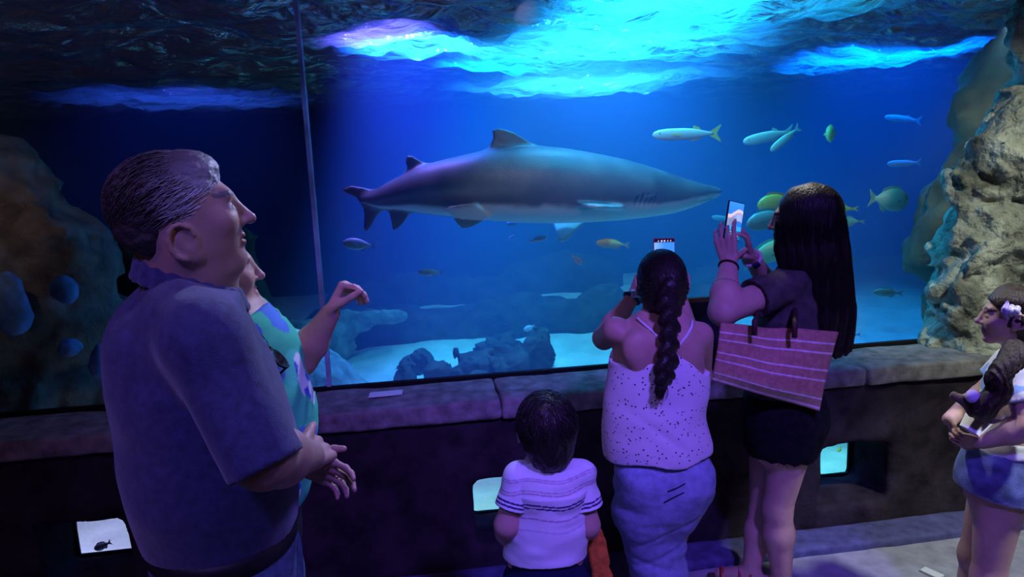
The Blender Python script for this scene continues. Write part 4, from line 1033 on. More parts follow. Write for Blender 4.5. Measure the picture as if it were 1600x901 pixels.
# ---- the woman with the braid, holding a phone up in front of her face
def woman_braid():
    f = unit(V(.20, .98, 0)); r = np.cross(f, V(0, 0, 1)); hc = at(1033, 441, 2.12); M = frame(V(.20, .97, .10), roll=.03); s = .212
    root = thing('person', 'woman with a long dark braid in a white speckled camisole and blue jeans', 'person', (.80, 2.1, 0), 'visitors at the window')
    nk = at(1036, 512, 2.10); B = Body(); L = head(B, hc, M, s, ear=1.1); B.cap(L(0, -.05, -.2), nk + V(0, 0, -.02), .046, .050, .03)
    shl, ell_, wrl = at(962, 516, 2.10), at(944, 528, 2.31), at(990, 462, 2.37)
    shr, elr, wrr = at(1093, 524, 2.07), at(1094, 585, 2.22), at(1062, 462, 2.41)
    rg = [(nk + V(0, 0, -.03), .085, .05), (at(1030, 545, 2.09), .140, .080), (at(1028, 590, 2.09), .138, .088), (at(1024, 645, 2.10), .132, .088), (at(1032, 700, 2.10), .140, .098), (at(1037, 745, 2.11), .140, .105)]
    rings(B, rg, f)
    arm(B, shl, ell_, wrl, (.044, .037, .024)); arm(B, shr, elr, wrr, (.044, .037, .024))
    B.ell(at(997, 545, 2.035), (.05, .03, .06), None, .04); B.ell(at(1070, 545, 2.025), (.05, .03, .06), None, .04)
    hand(B, wrl, V(.45, .25, .8), V(.8, .1, -.5), 1, .16, [(.5, .5, .4)]*4, thumb=(.7, .4, .5)); hand(B, wrr, V(-.25, .2, .9), V(-.8, .1, -.3), -1, .16, [(.5, .5, .4)]*4, thumb=(.7, .4, .5))
    hl, hr_ = at(1004, 760, 2.11), at(1066, 760, 2.09); kn = at(1020, 880, 2.14), at(1040, 880, 2.14); 
    an = V(.80, 2.12, .08), V(.90, 2.14, .08)
    for h_, k_, a_ in zip((hl, hr_), kn, an): leg(B, h_, k_, a_, (.07, .042, .033), a_ + V(.02, .13, -.05))
    v, q = B.mesh(.0042); link_mesh('body', v, q, M_skin, root, col=face_col(v, hc, M, s, (.50, .29, .22)))
    # camisole: dips behind, straps meet between the shoulder blades
    B = Body(); rg2 = [(at(1030, 530, 2.09), .135, .080), (at(1030, 575, 2.09), .146, .094), (at(1024, 620, 2.10), .150, .102), (at(1022, 665, 2.10), .160, .112), (at(1029, 705, 2.10), .165, .118), (at(1034, 735, 2.11), .156, .116)]; rings(B, rg2, f, .04)
    xe = np.array([at(x, 0, 2.0)[0] for x in (950, 1027, 1048, 1060, 1108)]); ze = np.array([at(x, y, 2.0)[2] for x, y in ((950, 582), (1027, 568), (1048, 548), (1060, 549), (1108, 588))])
    zf = at(1030, 728, 2.0)[2]
    fo = folds(33, .007, 8, (1, 1, 1.2))
    def post(P, d):
        s_ = (P[..., 0]-.70)*.8 + (P[..., 2] - .9)
        dg = np.exp(-((s_ - .06)/.018)**2)*np.clip(1 - np.abs(P[..., 0] - .74)/.13, 0, 1) + .7*np.exp(-((s_ + .03)/.016)**2)*np.clip(1 - np.abs(P[..., 0] - .80)/.12, 0, 1)
        d = d + fo(P) + .007*dg
        top = P[..., 2] - np.interp(P[..., 0], xe, ze) - .05*np.clip((P[..., 1] - 2.12)/.06, 0, 1)
        return np.maximum(np.maximum(d, top), zf + .008*np.sin(P[..., 0]*30) - P[..., 2])
    v, q = B.mesh(.0048, post=post, slack=2.0)
    c = np.tile(V(.74, .66, .74), (len(v), 1))
    fm_ = mat('speckled_cotton', rough=.85, spec=.15, attr=True)
    nt = fm_.node_tree
    vo = nt.nodes.new('ShaderNodeTexVoronoi'); vo.inputs['Scale'].default_value = 72; tc_ = nt.nodes.new('ShaderNodeTexCoord'); nt.links.new(tc_.outputs['Object'], vo.inputs['Vector'])
    lt = nt.nodes.new('ShaderNodeMath'); lt.operation = 'LESS_THAN'; lt.inputs[1].default_value = .20; nt.links.new(vo.outputs['Distance'], lt.inputs[0])
    mx = nt.nodes.new('ShaderNodeMix'); mx.data_type = 'RGBA'; bs = nt.nodes['Principled BSDF']; src = bs.inputs['Base Color'].links[0].from_socket
    nt.links.new(lt.outputs[0], mx.inputs[0]); nt.links.new(src, mx.inputs[6]); mx.inputs[7].default_value = (.03, .02, .06, 1); nt.links.new(mx.outputs[2], bs.inputs['Base Color'])
    link_mesh('camisole', v, q, fm_, root, col=c)
    def back(px, py, off=.004):
        # point on the skin of the back seen at this photo position
        o = at(px, py, 1.9); d = unit(o - _C); p = o
        P = (o + d*np.arange(0, .35, .003)[:, None]).astype(np.float32)
        D = BB.ev(P[:, None, :], P, .3)[:, 0]; i = int(np.argmax(D < off)) if (D < off).any() else 60
        return P[i]
    BB = Body(); rings(BB, rg, f); BB.cap(nk, shl, .05, .044, .03); BB.cap(nk, shr, .05, .044, .03); BB.ell(at(997, 545, 2.035), (.05, .03, .06), None, .04); BB.ell(at(1070, 545, 2.025), (.05, .03, .06), None, .04)
    BB.ell(at(1034, 470, 2.12), (.06, .06, .06)); arm(BB, shr, elr, wrr, (.044, .037, .024))
    for sd, pl in enumerate(([(995, 496), (1006, 506), (1020, 518), (1034, 532), (1046, 546)], [(1082, 500), (1080, 512), (1072, 526), (1060, 540), (1052, 552)])):
        m_ = MB(); m_.tube([back(*p) for p in pl], .0042, 6); m_.build('strap', mat('strap_cord', (.80, .72, .80), .8, bump=(300, .4)), root, smooth=True)
    # jeans, both legs
    B = Body(); rings(B, [(at(1034, 722, 2.11), .140, .106), (at(1037, 745, 2.11), .147, .118), (at(1037, 765, 2.10), .143, .125)], f)
    B.ell(at(1078, 752, 2.04), (.075, .08, .085), None, .05); B.ell(at(1002, 755, 2.05), (.07, .075, .085), None, .05)
    B.chain([hl, at(1004, 800, 2.11), kn[0], an[0]], [.094, .090, .078, .085], .03); B.chain([hr_, at(1052, 800, 2.10), kn[1], an[1]], [.090, .066, .060, .08], .03)
    fj = folds(37, .006, 8); zj = at(1030, 722, 2.1)[2] + .03
    def pj_(P, d):
        dg = np.zeros_like(d)
        for (z0, sl, w_) in ((.60, .5, .011), (.50, .45, .011), (.42, -.4, .011)): dg = dg + np.exp(-((P[..., 2] - z0 - sl*(P[..., 0]-.80))/w_)**2)
        return np.maximum(np.maximum(d + fj(P) + .004*dg*np.clip((P[..., 0]-.62)/.08, 0, 1), P[..., 2] - zj), .05 - P[..., 2])
    v, q = B.mesh(.006, post=pj_, slack=2.0)
    link_mesh('jeans', v, q, mat('light_denim', (.28, .32, .50), .9, .1, noise=(45, .18), bump=(300, .3)), root)
    for pl in ([(1043, 768), (1058, 762), (1071, 755)], [(1037, 785), (1052, 777), (1069, 769)]):   # pocket seams
        BJ = B; pp = []
        for p in pl:
            o = at(*p, 1.85); d = unit(o - _C); P = (o + d*np.arange(0, .35, .002)[:, None]).astype(np.float32); D = pj_(P, BJ.ev(P[:, None, :], P, .3)[:, 0]); i = int(np.argmax(D < .001)); pp.append(P[i])
        m_ = MB(); m_.tube(pp, .0022, 5); m_.build('pocket_seam', mat('dark_thread', (.02, .02, .05), .9), root, smooth=True)
    # hair drawn back to a tie, then a thick braid down the back
    H = Body(); H.ell(L(0, -.09, .12), np.array([.355, .445, .395])*s, M, .02); H.ell(L(0, -.22, -.14), np.array([.33, .27, .34])*s, M, .04)
    tie = L(.04, -.52, .10); H.ell(tie, (.024, .026, .024), None, .02)
    def hpost(P, d):
        qv = (P - hc.astype(np.float32)) @ M.T.astype(np.float32)/s
        d = np.maximum(d, (qv[..., 1] - np.where(qv[..., 2] > .2, .36, -.02))*s); d = np.maximum(d, (-qv[..., 2] - .42)*s)
        a = np.arctan2(qv[..., 0]-.04, qv[..., 2]-.10)
        return d + .0022*np.sin(a*34) + .002*fbm(qv, 8, 2, 5)
    v, q = H.mesh(.0042, post=hpost); M_dh = mat('dark_hair')
    hair = link_mesh('hair', v, q, M_dh, root)
    R_ = np.array([.358, .448, .40])*s; tl = (tie - L(0, -.09, .12)) @ M.T/R_
    ps = scalp(L(0, -.09, .12), M, R_, lambda u: u[1] < .75 and u[2] > -.3 and np.linalg.norm(u - unit(tl)) > .5, lambda u: unit(tl) - u, 900, .075, RNG, lift=.02, jit=.06)
    strands_mesh(ps, .0010, 'hair_locks', M_dh, root)
    path = np.array([tie + V(0, -.012, .0), at(1044, 455, 2.005), at(1046, 485, 1.99), at(1046, 520, 1.985), at(1043, 555, 1.975), at(1037, 585, 1.965), at(1033, 605, 1.965)])
    tt = np.linspace(0, len(path)-1, 200); PP = np.stack([np.interp(tt, range(len(path)), path[:, i]) for i in range(3)], -1)
    B = Body(); n = 15
    for i in range(n):
        p = PP[int(i*185/n)]; w_ = np.interp(i, [0, 3, 9, 12, n], [.027, .031, .027, .031, .020]); sg = 1 if i % 2 else -1
        ax = frame(V(sg*.75, 0, -1), (0, -1, .01))
        B.ell(p + V(sg*w_*.38, 0, 0), (w_*.62, w_*1.25, w_*.72), ax, .004)
    B.chain([PP[0], PP[100], PP[185]], [.022, .021, .018], .006)
    v, q = B.mesh(.0034, post=lambda P, d: d + .0012*np.sin(P[..., 0]*900 + P[..., 2]*500)); link_mesh('braid', v, q, M_dh, root)
    end = PP[-12]; ps = []
    for i in range(160):
        a = RNG.random()*6.28; rr = .015*math.sqrt(RNG.random()); o_ = end + V(rr*math.cos(a), rr*math.sin(a)*.7, 0); tgt = at(1031 + RNG.normal()*3.5, 612 + RNG.random()*14, 1.955)
        m_ = (o_+tgt)/2 + V(rr*math.cos(a)*1.2, -.006, 0); t = np.linspace(0, 1, 6)[:, None]; ps.append((1-t)**2*o_ + 2*t*(1-t)*m_ + t*t*tgt)
    strands_mesh(ps, .0016, 'braid_tuft', M_dh, root)
    w_ = MB(); d_ = unit(wrl - ell_); c_ = wrl - d_*.012; e1 = unit(np.cross(d_, V(0, 0, 1))); e2 = np.cross(d_, e1)
    w_.tube([c_ + .029*(e1*math.cos(a) + e2*math.sin(a)) for a in np.linspace(0, 2*math.pi, 20, endpoint=False)], .007, 6, closed=True)
    wt = thing('wristwatch', 'wristwatch with a dark band on the left wrist of the braided woman', 'watch', c_)
    w_.build('band', mat('watch_band', (.015, .02, .06), .5), wt, smooth=True)
    w2 = MB(); w2.rbox(at(992, 459, 2.33), (.015, .006, .013), frame(V(.1, .98, .1)), .003); w2.build('case', mat('watch_steel', (.6, .65, .8), .25, metal=.8), wt)
woman_braid()
# ---- the long haired woman photographing the shark
def woman_phone():
    f = unit(V(-.62, .78, 0)); r = np.cross(f, V(0, 0, 1)); hc = at(1250, 343, 2.47); M = frame(V(-.80, .60, -.02)); s = .222
    root = thing('person', 'woman with very long dark hair and black frayed shorts holding up a phone', 'person', (1.42, 2.48, 0), 'visitors at the window')
    nk = at(1256, 418, 2.50); B = Body(); L = head(B, hc, M, s, nose=.95, jaw=.98); B.cap(L(0, -.05, -.2), nk, .048, .055, .03)
    shl, ell_, wrl = nk - r*.150 + V(0, 0, -.045), at(1130, 486, 2.31), at(1139, 410, 2.43)
    shr, elr, wrr = nk + r*.150 + V(0, 0, -.045), at(1215, 468, 2.74), at(1173, 400, 2.52)
    rg = [(nk + V(0, 0, -.03), .09, .06), (at(1250, 470, 2.49), .155, .10), (at(1238, 520, 2.48), .150, .105), (at(1228, 570, 2.47), .145, .105), (at(1222, 620, 2.47), .165, .125), (at(1222, 665, 2.47), .175, .135)]
    rings(B, rg, f)
    arm(B, shl, ell_, wrl, (.052, .050, .029)); arm(B, shr, elr, wrr, (.052, .044, .028))
    ph = at(1147, 345, 2.455); pu = unit(at(1149, 317, 2.46) - at(1141, 372, 2.44)); pn = unit(unit(_C - ph)*.80 + V(.55, -.1, .0)); pn = unit(pn - pu*(pn @ pu)); pr = np.cross(pu, pn)   # pn faces the viewer of the screen
    hand(B, wrl, unit(ph - pr*.050 - pu*.01 - pn*.012 - wrl) + V(0, 0, .12), pr*.75 - pn*.5, -1, .178, [(.20, .45, .35), (.22, .5, .35), (.25, .5, .4), (.3, .55, .4)], thumb=(.10, .20, .95), tc=.10)
    hand(B, wrr, unit(ph + pr*.050 - pu*.012 - wrr) + V(0, 0, .10), -pr*.8 - pn*.35, 1, .172, [(.25, .5, .4), (.3, .55, .4), (.35, .6, .4), (.4, .6, .4)], thumb=(.35, .15, .90), tc=.30)
    hl, hr_ = at(1240, 668, 2.42), at(1205, 668, 2.55); kl, kr = at(1214, 795, 2.44), at(1192, 800, 2.57); al, ar = V(1.400, 2.43, .085), V(1.320, 2.53, .085)
    leg(B, hl, kl, al, (.088, .056, .037), al + V(-.09, .09, -.055), .025); leg(B, hr_, kr, ar, (.085, .054, .036), ar + V(-.11, .06, -.055), .025)
    v, q = B.mesh(.0042); link_mesh('body', v, q, M_skin, root, col=face_col(v, hc, M, s, (.55, .33, .26), brow=(.05, .03, .02)))
    # t-shirt
    B = Body(); rings(B, [(nk + V(0, 0, -.035), .095, .065)] + [(a, w_+.014, d_+.012) for a, w_, d_ in rg[1:5]], f, .05)
    for a, b in ((shl, ell_), (shr, elr)): B.cap(nk + (a-nk)*.4, a, .058, .064, .05); B.cap(a, b, .066, .078, .03)
    ch = folds(43, .006, 8); zb = rg[4][0][2] - .02
    def post(P, d):
        d = d + ch(P)
        for a, b in ((shl, ell_), (shr, elr)):
            dr = unit(b - a); inn = np.linalg.norm(P - b.astype(np.float32), axis=-1) < .16
            d = np.where(inn, np.maximum(d, plane(P, a + (b-a)*.48, dr)), d)
        d = np.maximum(d, zb - P[..., 2])
        return np.maximum(d, plane(P, nk + V(0, 0, .012), V(0, 0, 1)))
    v, q = B.mesh(.0055, post=post, slack=2.0); link_mesh('t_shirt', v, q, mat('charcoal_cotton', (.070, .060, .062), .9, .12, noise=(30, .3), bump=(250, .2)), root)
    # frayed shorts
    B = Body(); rings(B, [(at(1223, 600, 2.47), .165, .125), (at(1222, 640, 2.47), .182, .142), (at(1222, 672, 2.47), .180, .140)], f)
    B.cap(hl, hl + (kl-hl)*.45, .108, .098, .03); B.cap(hr_, hr_ + (kr-hr_)*.45, .105, .095, .03); B.ell(at(1262, 655, 2.43), (.075, .08, .09), None, .05)
    zs = at(1215, 712, 2.42)[2]
    def post2(P, d):
        hem = zs + .010*fbm(P*np.array([1, 1, .2], np.float32), 40, 2, 7) + .10*(P[..., 0] - 1.40)*-.6
        return np.maximum(np.maximum(d + .004*fbm(P, 12, 2, 4), hem - P[..., 2]), P[..., 2] - rg[4][0][2] - .04)
    v, q = B.mesh(.0055, post=post2, slack=2.0); M_bd = mat('black_denim', (.010, .010, .013), .95, .08, noise=(40, .4), bump=(250, .3)); link_mesh('shorts', v, q, M_bd, root)
    ps = []
    for h_, k_, rr in ((hl, kl, .100), (hr_, kr, .097)):
        d_ = unit(k_-h_)
        for i in range(220):
            a = RNG.random()*6.28; o_ = h_ + d_*.16; e1 = unit(np.cross(d_, V(0, 1, 0))); e2 = np.cross(d_, e1); p = o_ + (e1*math.cos(a) + e2*math.sin(a))*(rr-.004); p[2] = zs + .018 - .06*(p[0]-1.40)
            l_ = .014 + .022*RNG.random(); ps.append(np.stack([p + (d_ + RNG.normal(size=3)*.25)*l_*t for t in np.linspace(0, 1, 4)]))
    strands_mesh(ps, .0014, 'frayed_hem', M_bd, root)
    # sandals
    for a in (al, ar):
        B = MB(); t_ = a + V(-.10, .075, -.055) if a is al else a + V(-.12, .045, -.055); d_ = unit(V(*(t_-a)[:2], 0)); e_ = np.cross(V(0, 0, 1), d_)
        c_ = V(*(a + d_*.06)[:2], .012); B.rbox(c_, (.115, .042, .011), np.array([d_, e_, V(0, 0, 1)]), .008)
        sd = thing('sandal', 'red strapped sandal on the %s foot of the long haired woman' % ('near' if a is al else 'far'), 'sandal', V(c_[0], c_[1], 0))
        B.build('sole', mat('sandal_sole', (.10, .06, .05), .8), sd, smooth=False)
        for dd in (-.01, .06):
            m_ = MB(); m_.tube([c_ + d_*dd + e_*.042, c_ + d_*dd + e_*.030 + V(0, 0, .045), c_ + d_*dd + V(0, 0, .062), c_ + d_*dd - e_*.030 + V(0, 0, .045), c_ + d_*dd - e_*.042], .006, 6); m_.build('strap', mat('red_strap', (.45, .06, .06), .6), sd, smooth=True)
    # hair
    def R3(px, py, Y, w_, d_, fx): return (at(px, py, Y), w_, d_, unit(fx))
    bk = V(-.35, -.94, 0); vb = V(-.5, -.86, 0)
    H = Body(); H.ell(L(0, -.14, .12), np.array([.40, .46, .42])*s, M, .02)
    ring = [R3(1266, 335, 2.43, .118, .085, vb), R3(1268, 390, 2.42, .128, .075, vb), R3(1277, 440, 2.40, .118, .058, vb), R3(1286, 490, 2.375, .108, .038, vb), R3(1299, 522, 2.355, .075, .018, vb), R3(1306, 540, 2.345, .05, .010, vb)]
    lock_rings(H, ring, .03)
    ax = np.array([frame(-vb)[0]])[0]
    def hpost(P, d):
        qv = (P - hc.astype(np.float32)) @ M.T.astype(np.float32)/s
        d = np.maximum(d, np.where((qv[..., 2] < .30) & (qv[..., 2] > -1.6), (qv[..., 1] - .27 - .15*np.clip(qv[..., 2], 0, .3))*s, d))
        u = P @ ax.astype(np.float32)
        low = np.clip((1.62 - P[..., 2])/.25, 0, 1)
        return d + low*(.0035*np.sin(u*170 + 5*vnoise(P, 4, 3)) + .0025*np.sin(u*390 + 7*vnoise(P, 5, 6))) + .003*fbm(P*np.array([3, 3, .6], np.float32), 9, 2, 6)
    v, q = H.mesh(.0046, post=hpost, slack=2.0)
    M_lh = mat('long_dark_hair', (.013, .009, .009), .42, .32, bump=(70, .5, (2, 2, .15)))
    link_mesh('hair', v, q, M_lh, root)
    # loose strands over the mass, and wisps past its ends
    C_ = np.array([g[0] for g in ring]); W_ = np.array([g[1] for g in ring]); D_ = np.array([g[2] for g in ring]); ps = []
    er = frame(-vb)[0]
    for i in range(1500):
        a = RNG.uniform(-1.45, 1.45); t0 = RNG.uniform(0, 2.5); t1 = min(t0 + RNG.uniform(1.5, 3.5), 5 + RNG.random()*.35); o_ = 1.0 + RNG.random()*.05; j = RNG.normal()*.05; pa = []
        for t in np.linspace(t0, t1, 10):
            tt = min(t, 5); c_ = np.array([np.interp(tt, range(6), C_[:, k]) for k in range(3)]); 
            if t > 5: c_ = c_ + (C_[5]-C_[4])*(t-5)*2
            w_, d_ = np.interp(tt, range(6), W_), np.interp(tt, range(6), D_); aa = a + j*(t-t0)
            pa.append(c_ + er*(math.sin(aa)*w_*o_) + vb*(math.cos(aa)*d_*o_ + .003))
        ps.append(np.array(pa))
    strands_mesh(ps, .0011, 'hair_locks', M_lh, root)
    ps = scalp(L(0, -.14, .12), M, np.array([.403, .463, .425])*s, lambda u: u[2] > -.2 and u[1] < .75, lambda u: V(.9*np.sign(u[0]), -.35, -.9), 700, .085, RNG, lift=.012, jit=.08)
    strands_mesh(ps, .0009, 'hair_crown', M_lh, root)
    # bracelets, hair tie, watch band
    def band(c_, d_, rad, th, nm, lb, m, cat):
        e1 = unit(np.cross(d_, V(.2, .3, 1))); e2 = np.cross(d_, e1); b_ = MB(); b_.tube([c_ + rad*(e1*math.cos(a) + e2*math.sin(a)) for a in np.linspace(0, 2*math.pi, 22, endpoint=False)], th, 7, closed=True)
        tag(b_.build(nm, m, smooth=True), lb, cat)
    dl = unit(wrl - ell_)
    band(wrl - dl*.018, unit(dl + V(.15, .1, 0)), .034, .0045, 'hair_tie', 'dark hair tie around the left wrist of the long haired woman', mat('dark_elastic', (.02, .012, .012), .8), 'hair tie')
    band(wrl - dl*.105, dl, .048, .0022, 'bracelet', 'thin dark cord bracelet on the left forearm of the long haired woman', mat('dark_cord', (.16, .06, .07), .8), 'bracelet')
    dr = unit(wrr - elr); c_ = wrr - dr*.018; wt = thing('wristwatch', 'pale banded wristwatch on the right wrist of the long haired woman', 'watch', c_)
    e1 = unit(np.cross(dr, V(.2, .3, 1))); e2 = np.cross(dr, e1); b_ = MB(); b_.tube([c_ + .033*(e1*math.cos(a) + e2*math.sin(a)) for a in np.linspace(0, 2*math.pi, 22, endpoint=False)], .0075, 7, closed=True); b_.build('band', mat('pale_band', (.60, .50, .55), .6), wt, smooth=True)
    tc_ = unit(_C - c_); b_ = MB(); b_.rbox(c_ + unit(tc_ - dr*(tc_ @ dr))*.036, (.014, .013, .006), frame(dr, tc_), .003); b_.build('case', mat('watch_dark', (.02, .025, .07), .2, .6), wt)
    # phone
    p_ = thing('phone', 'dark phone held upright with the shark picture glowing on its screen', 'phone', ph)
    Mp = np.array([pr, pu, pn]); b_ = MB(); b_.rbox(ph - pn*.002, (.0365, .072, .0045), Mp, .004); b_.build('case', mat('phone_case', (.01, .011, .018), .35, .5), p_)
    phone_screen('screen', ph + pn*.0032, pr, pu, .0335, .068, p_, 'shark')
    # tote bag on the left shoulder
    tl, tr_, brr, bl_ = at(1126, 504, 2.245), at(1309, 518, 2.285), at(1279, 641, 2.29), at(1113, 594, 2.25)
    n1, n2 = 60, 170; vs, cs = [], []
    nb_ = unit(np.cross(tr_-tl, bl_-tl)); nb_ = nb_ if nb_[1] < 0 else -nb_
    for side in (1, -1):
        for i in range(n1+1):
            for j in range(n2+1):
                a, t = i/n1, j/n2
                p = (tl*(1-a) + tr_*a)*(1-t) + (bl_*(1-a) + brr*a)*t
                bul = .030*math.sin(math.pi*a)**.6*min(1, t*1.3 + .15)*(1 - max(0, t-.85)/.15*.9)
                dent = -.012*math.exp(-((a-.42)/.10)**2)*math.exp(-(t/.35)**2) + .004*math.sin(a*9 + t*4)
                p = p + nb_*(side*(bul + .004) + dent) + V(0, 0, -.010*math.exp(-((a-.42)/.14)**2)*(1-t))
                vs.append(p); c_ = np.array([.52, .24, .20]) if t < .80 else np.array([.48, .30, .20])
                for tl_ in (.150, .275, .490, .620, .850, .965):
                    if abs(t - tl_) < .0125: c_ = np.array([.80, .62, .72])
                cs.append(c_)
    g = lambda s_, i, j: s_*(n1+1)*(n2+1) + i*(n2+1) + j
    F = [(g(0, i, j), g(0, i, j+1), g(0, i+1, j+1), g(0, i+1, j)) for i in range(n1) for j in range(n2)] + [(g(1, i, j), g(1, i+1, j), g(1, i+1, j+1), g(1, i, j+1)) for i in range(n1) for j in range(n2)]
    for i in range(n1): F += [(g(0, i, n2), g(1, i, n2), g(1, i+1, n2), g(0, i+1, n2))]
    for j in range(n2): F += [(g(0, 0, j), g(1, 0, j), g(1, 0, j+1), g(0, 0, j+1)), (g(0, n1, j), g(0, n1, j+1), g(1, n1, j+1), g(1, n1, j))]
    bg = thing('tote_bag', 'coral tote bag with thin pale stripes hanging at the side of the long haired woman', 'bag', (brr+bl_)/2)
    link_mesh('bag_body', np.array(vs), np.array(F), mat('woven_bag', rough=.9, spec=.1, attr=True, noise=(50, .2), bump=(200, .4)), bg, col=np.array(cs))
    M_lth = mat('brown_leather', (.05, .02, .022), .6, .3)
    for (px, py), (qx, qy) in (((1174, 512), (1186, 478)), ((1236, 516), (1242, 484))):
        a_ = at(px, py, 2.222) ; c_ = at(qx, qy, 2.34); top_ = at(qx, qy - 4, 2.44)
        t_ = MB()
        pts = [a_ + V(0, 0, -.02) + nb_*.02, a_ + nb_*.02 + V(0, 0, .03), (a_*.5 + c_*.5) + V(0, -.01, 0), c_, top_]
        t_.tube(pts, [.0095]*5, 6); t_.build('strap', M_lth, bg, smooth=True)


def phone_screen(nm, c, ex, ey, hw, hh, parent, kind):
    """lit display: a grid coloured with the camera preview it shows"""
    n1, n2 = 28, 60; vs, cs = [], []
    for i in range(n1+1):
        for j in range(n2+1):
            x, y = i/n1*2-1, j/n2*2-1; vs.append(c + ex*(x*hw) + ey*(y*hh))
            if kind == 'shark':
                col = np.array([.03, .22, .62]) + np.array([.02, .14, .22])*max(0, y)
                w_ = .25 + .18*math.sin(x*2.2+.4)
                if abs(y - w_ - .10) < .13: col = np.array([.82, .72, .62]) if y > w_ + .06 else np.array([.45, .42, .45])
                elif w_ - .40 < y < w_ - .03: col = np.array([.30, .45, .62])*(.7 + .3*math.sin(x*3)) + .1
                elif y < -.30: col = np.array([.03, .45, .85])
                if y < -.52: col = col*.35
                if (x*hw)**2 + ((y+.78)*hh)**2 < .0085**2: col = np.array([1, 1, 1])
                for sx in (-.55, .55):
                    if (x-sx)**2*hw*hw + ((y+.78)*hh)**2 < .0055**2: col = np.array([.5, .55, .6])
                if abs(y+.60) < .025 and abs(x) < .5 and int((x+1)*9) % 2: col = np.array([.8, .8, .8])
            else:
                col = np.array([.05, .30, .75]) + np.array([.20, .22, .15])*max(0, -x)
                if y > .80: col = np.array([.012, .004, .012])
                if abs(y - .87) < .035 and (int((x+1)*10) % 3 == 1) and abs(x) < .85: col = np.array([.85, .85, .85])
            cs.append(col)
    g = lambda i, j: i*(n2+1) + j
    F = np.array([(g(i, j), g(i+1, j), g(i+1, j+1), g(i, j+1)) for i in range(n1) for j in range(n2)])
    m = mat('phone_screen', (0, 0, 0), .15, .5, attr=True)
    b = m.node_tree.nodes['Principled BSDF']
    if not b.inputs['Emission Color'].links:
        src = b.inputs['Base Color'].links[0].from_socket; m.node_tree.links.new(src, b.inputs['Emission Color']); b.inputs['Emission Strength'].default_value = .9
    o = link_mesh(nm, np.array(vs), F, m, parent, col=np.array(cs), smooth=False); o['label'] = 'glowing display'
woman_phone()
ph = at(1038, 405, 2.44); pn = unit(V(-.16, -.98, .14)); pu = unit(V(.03, .14, 1)); pu = unit(pu - pn*(pu @ pn)); pr = np.cross(pu, pn)
p_ = thing('phone', 'phone held in front of the braided woman, only its upper edge showing above her head', 'phone', ph)
b_ = MB(); b_.rbox(ph, (.039, .078, .0042), np.array([pr, pu, pn]), .0035); b_.build('case', mat('pink_case', (.45, .12, .22), .5), p_)
phone_screen('screen', ph + pn*.0047, pr, pu, .0365, .0755, p_, 'blue')

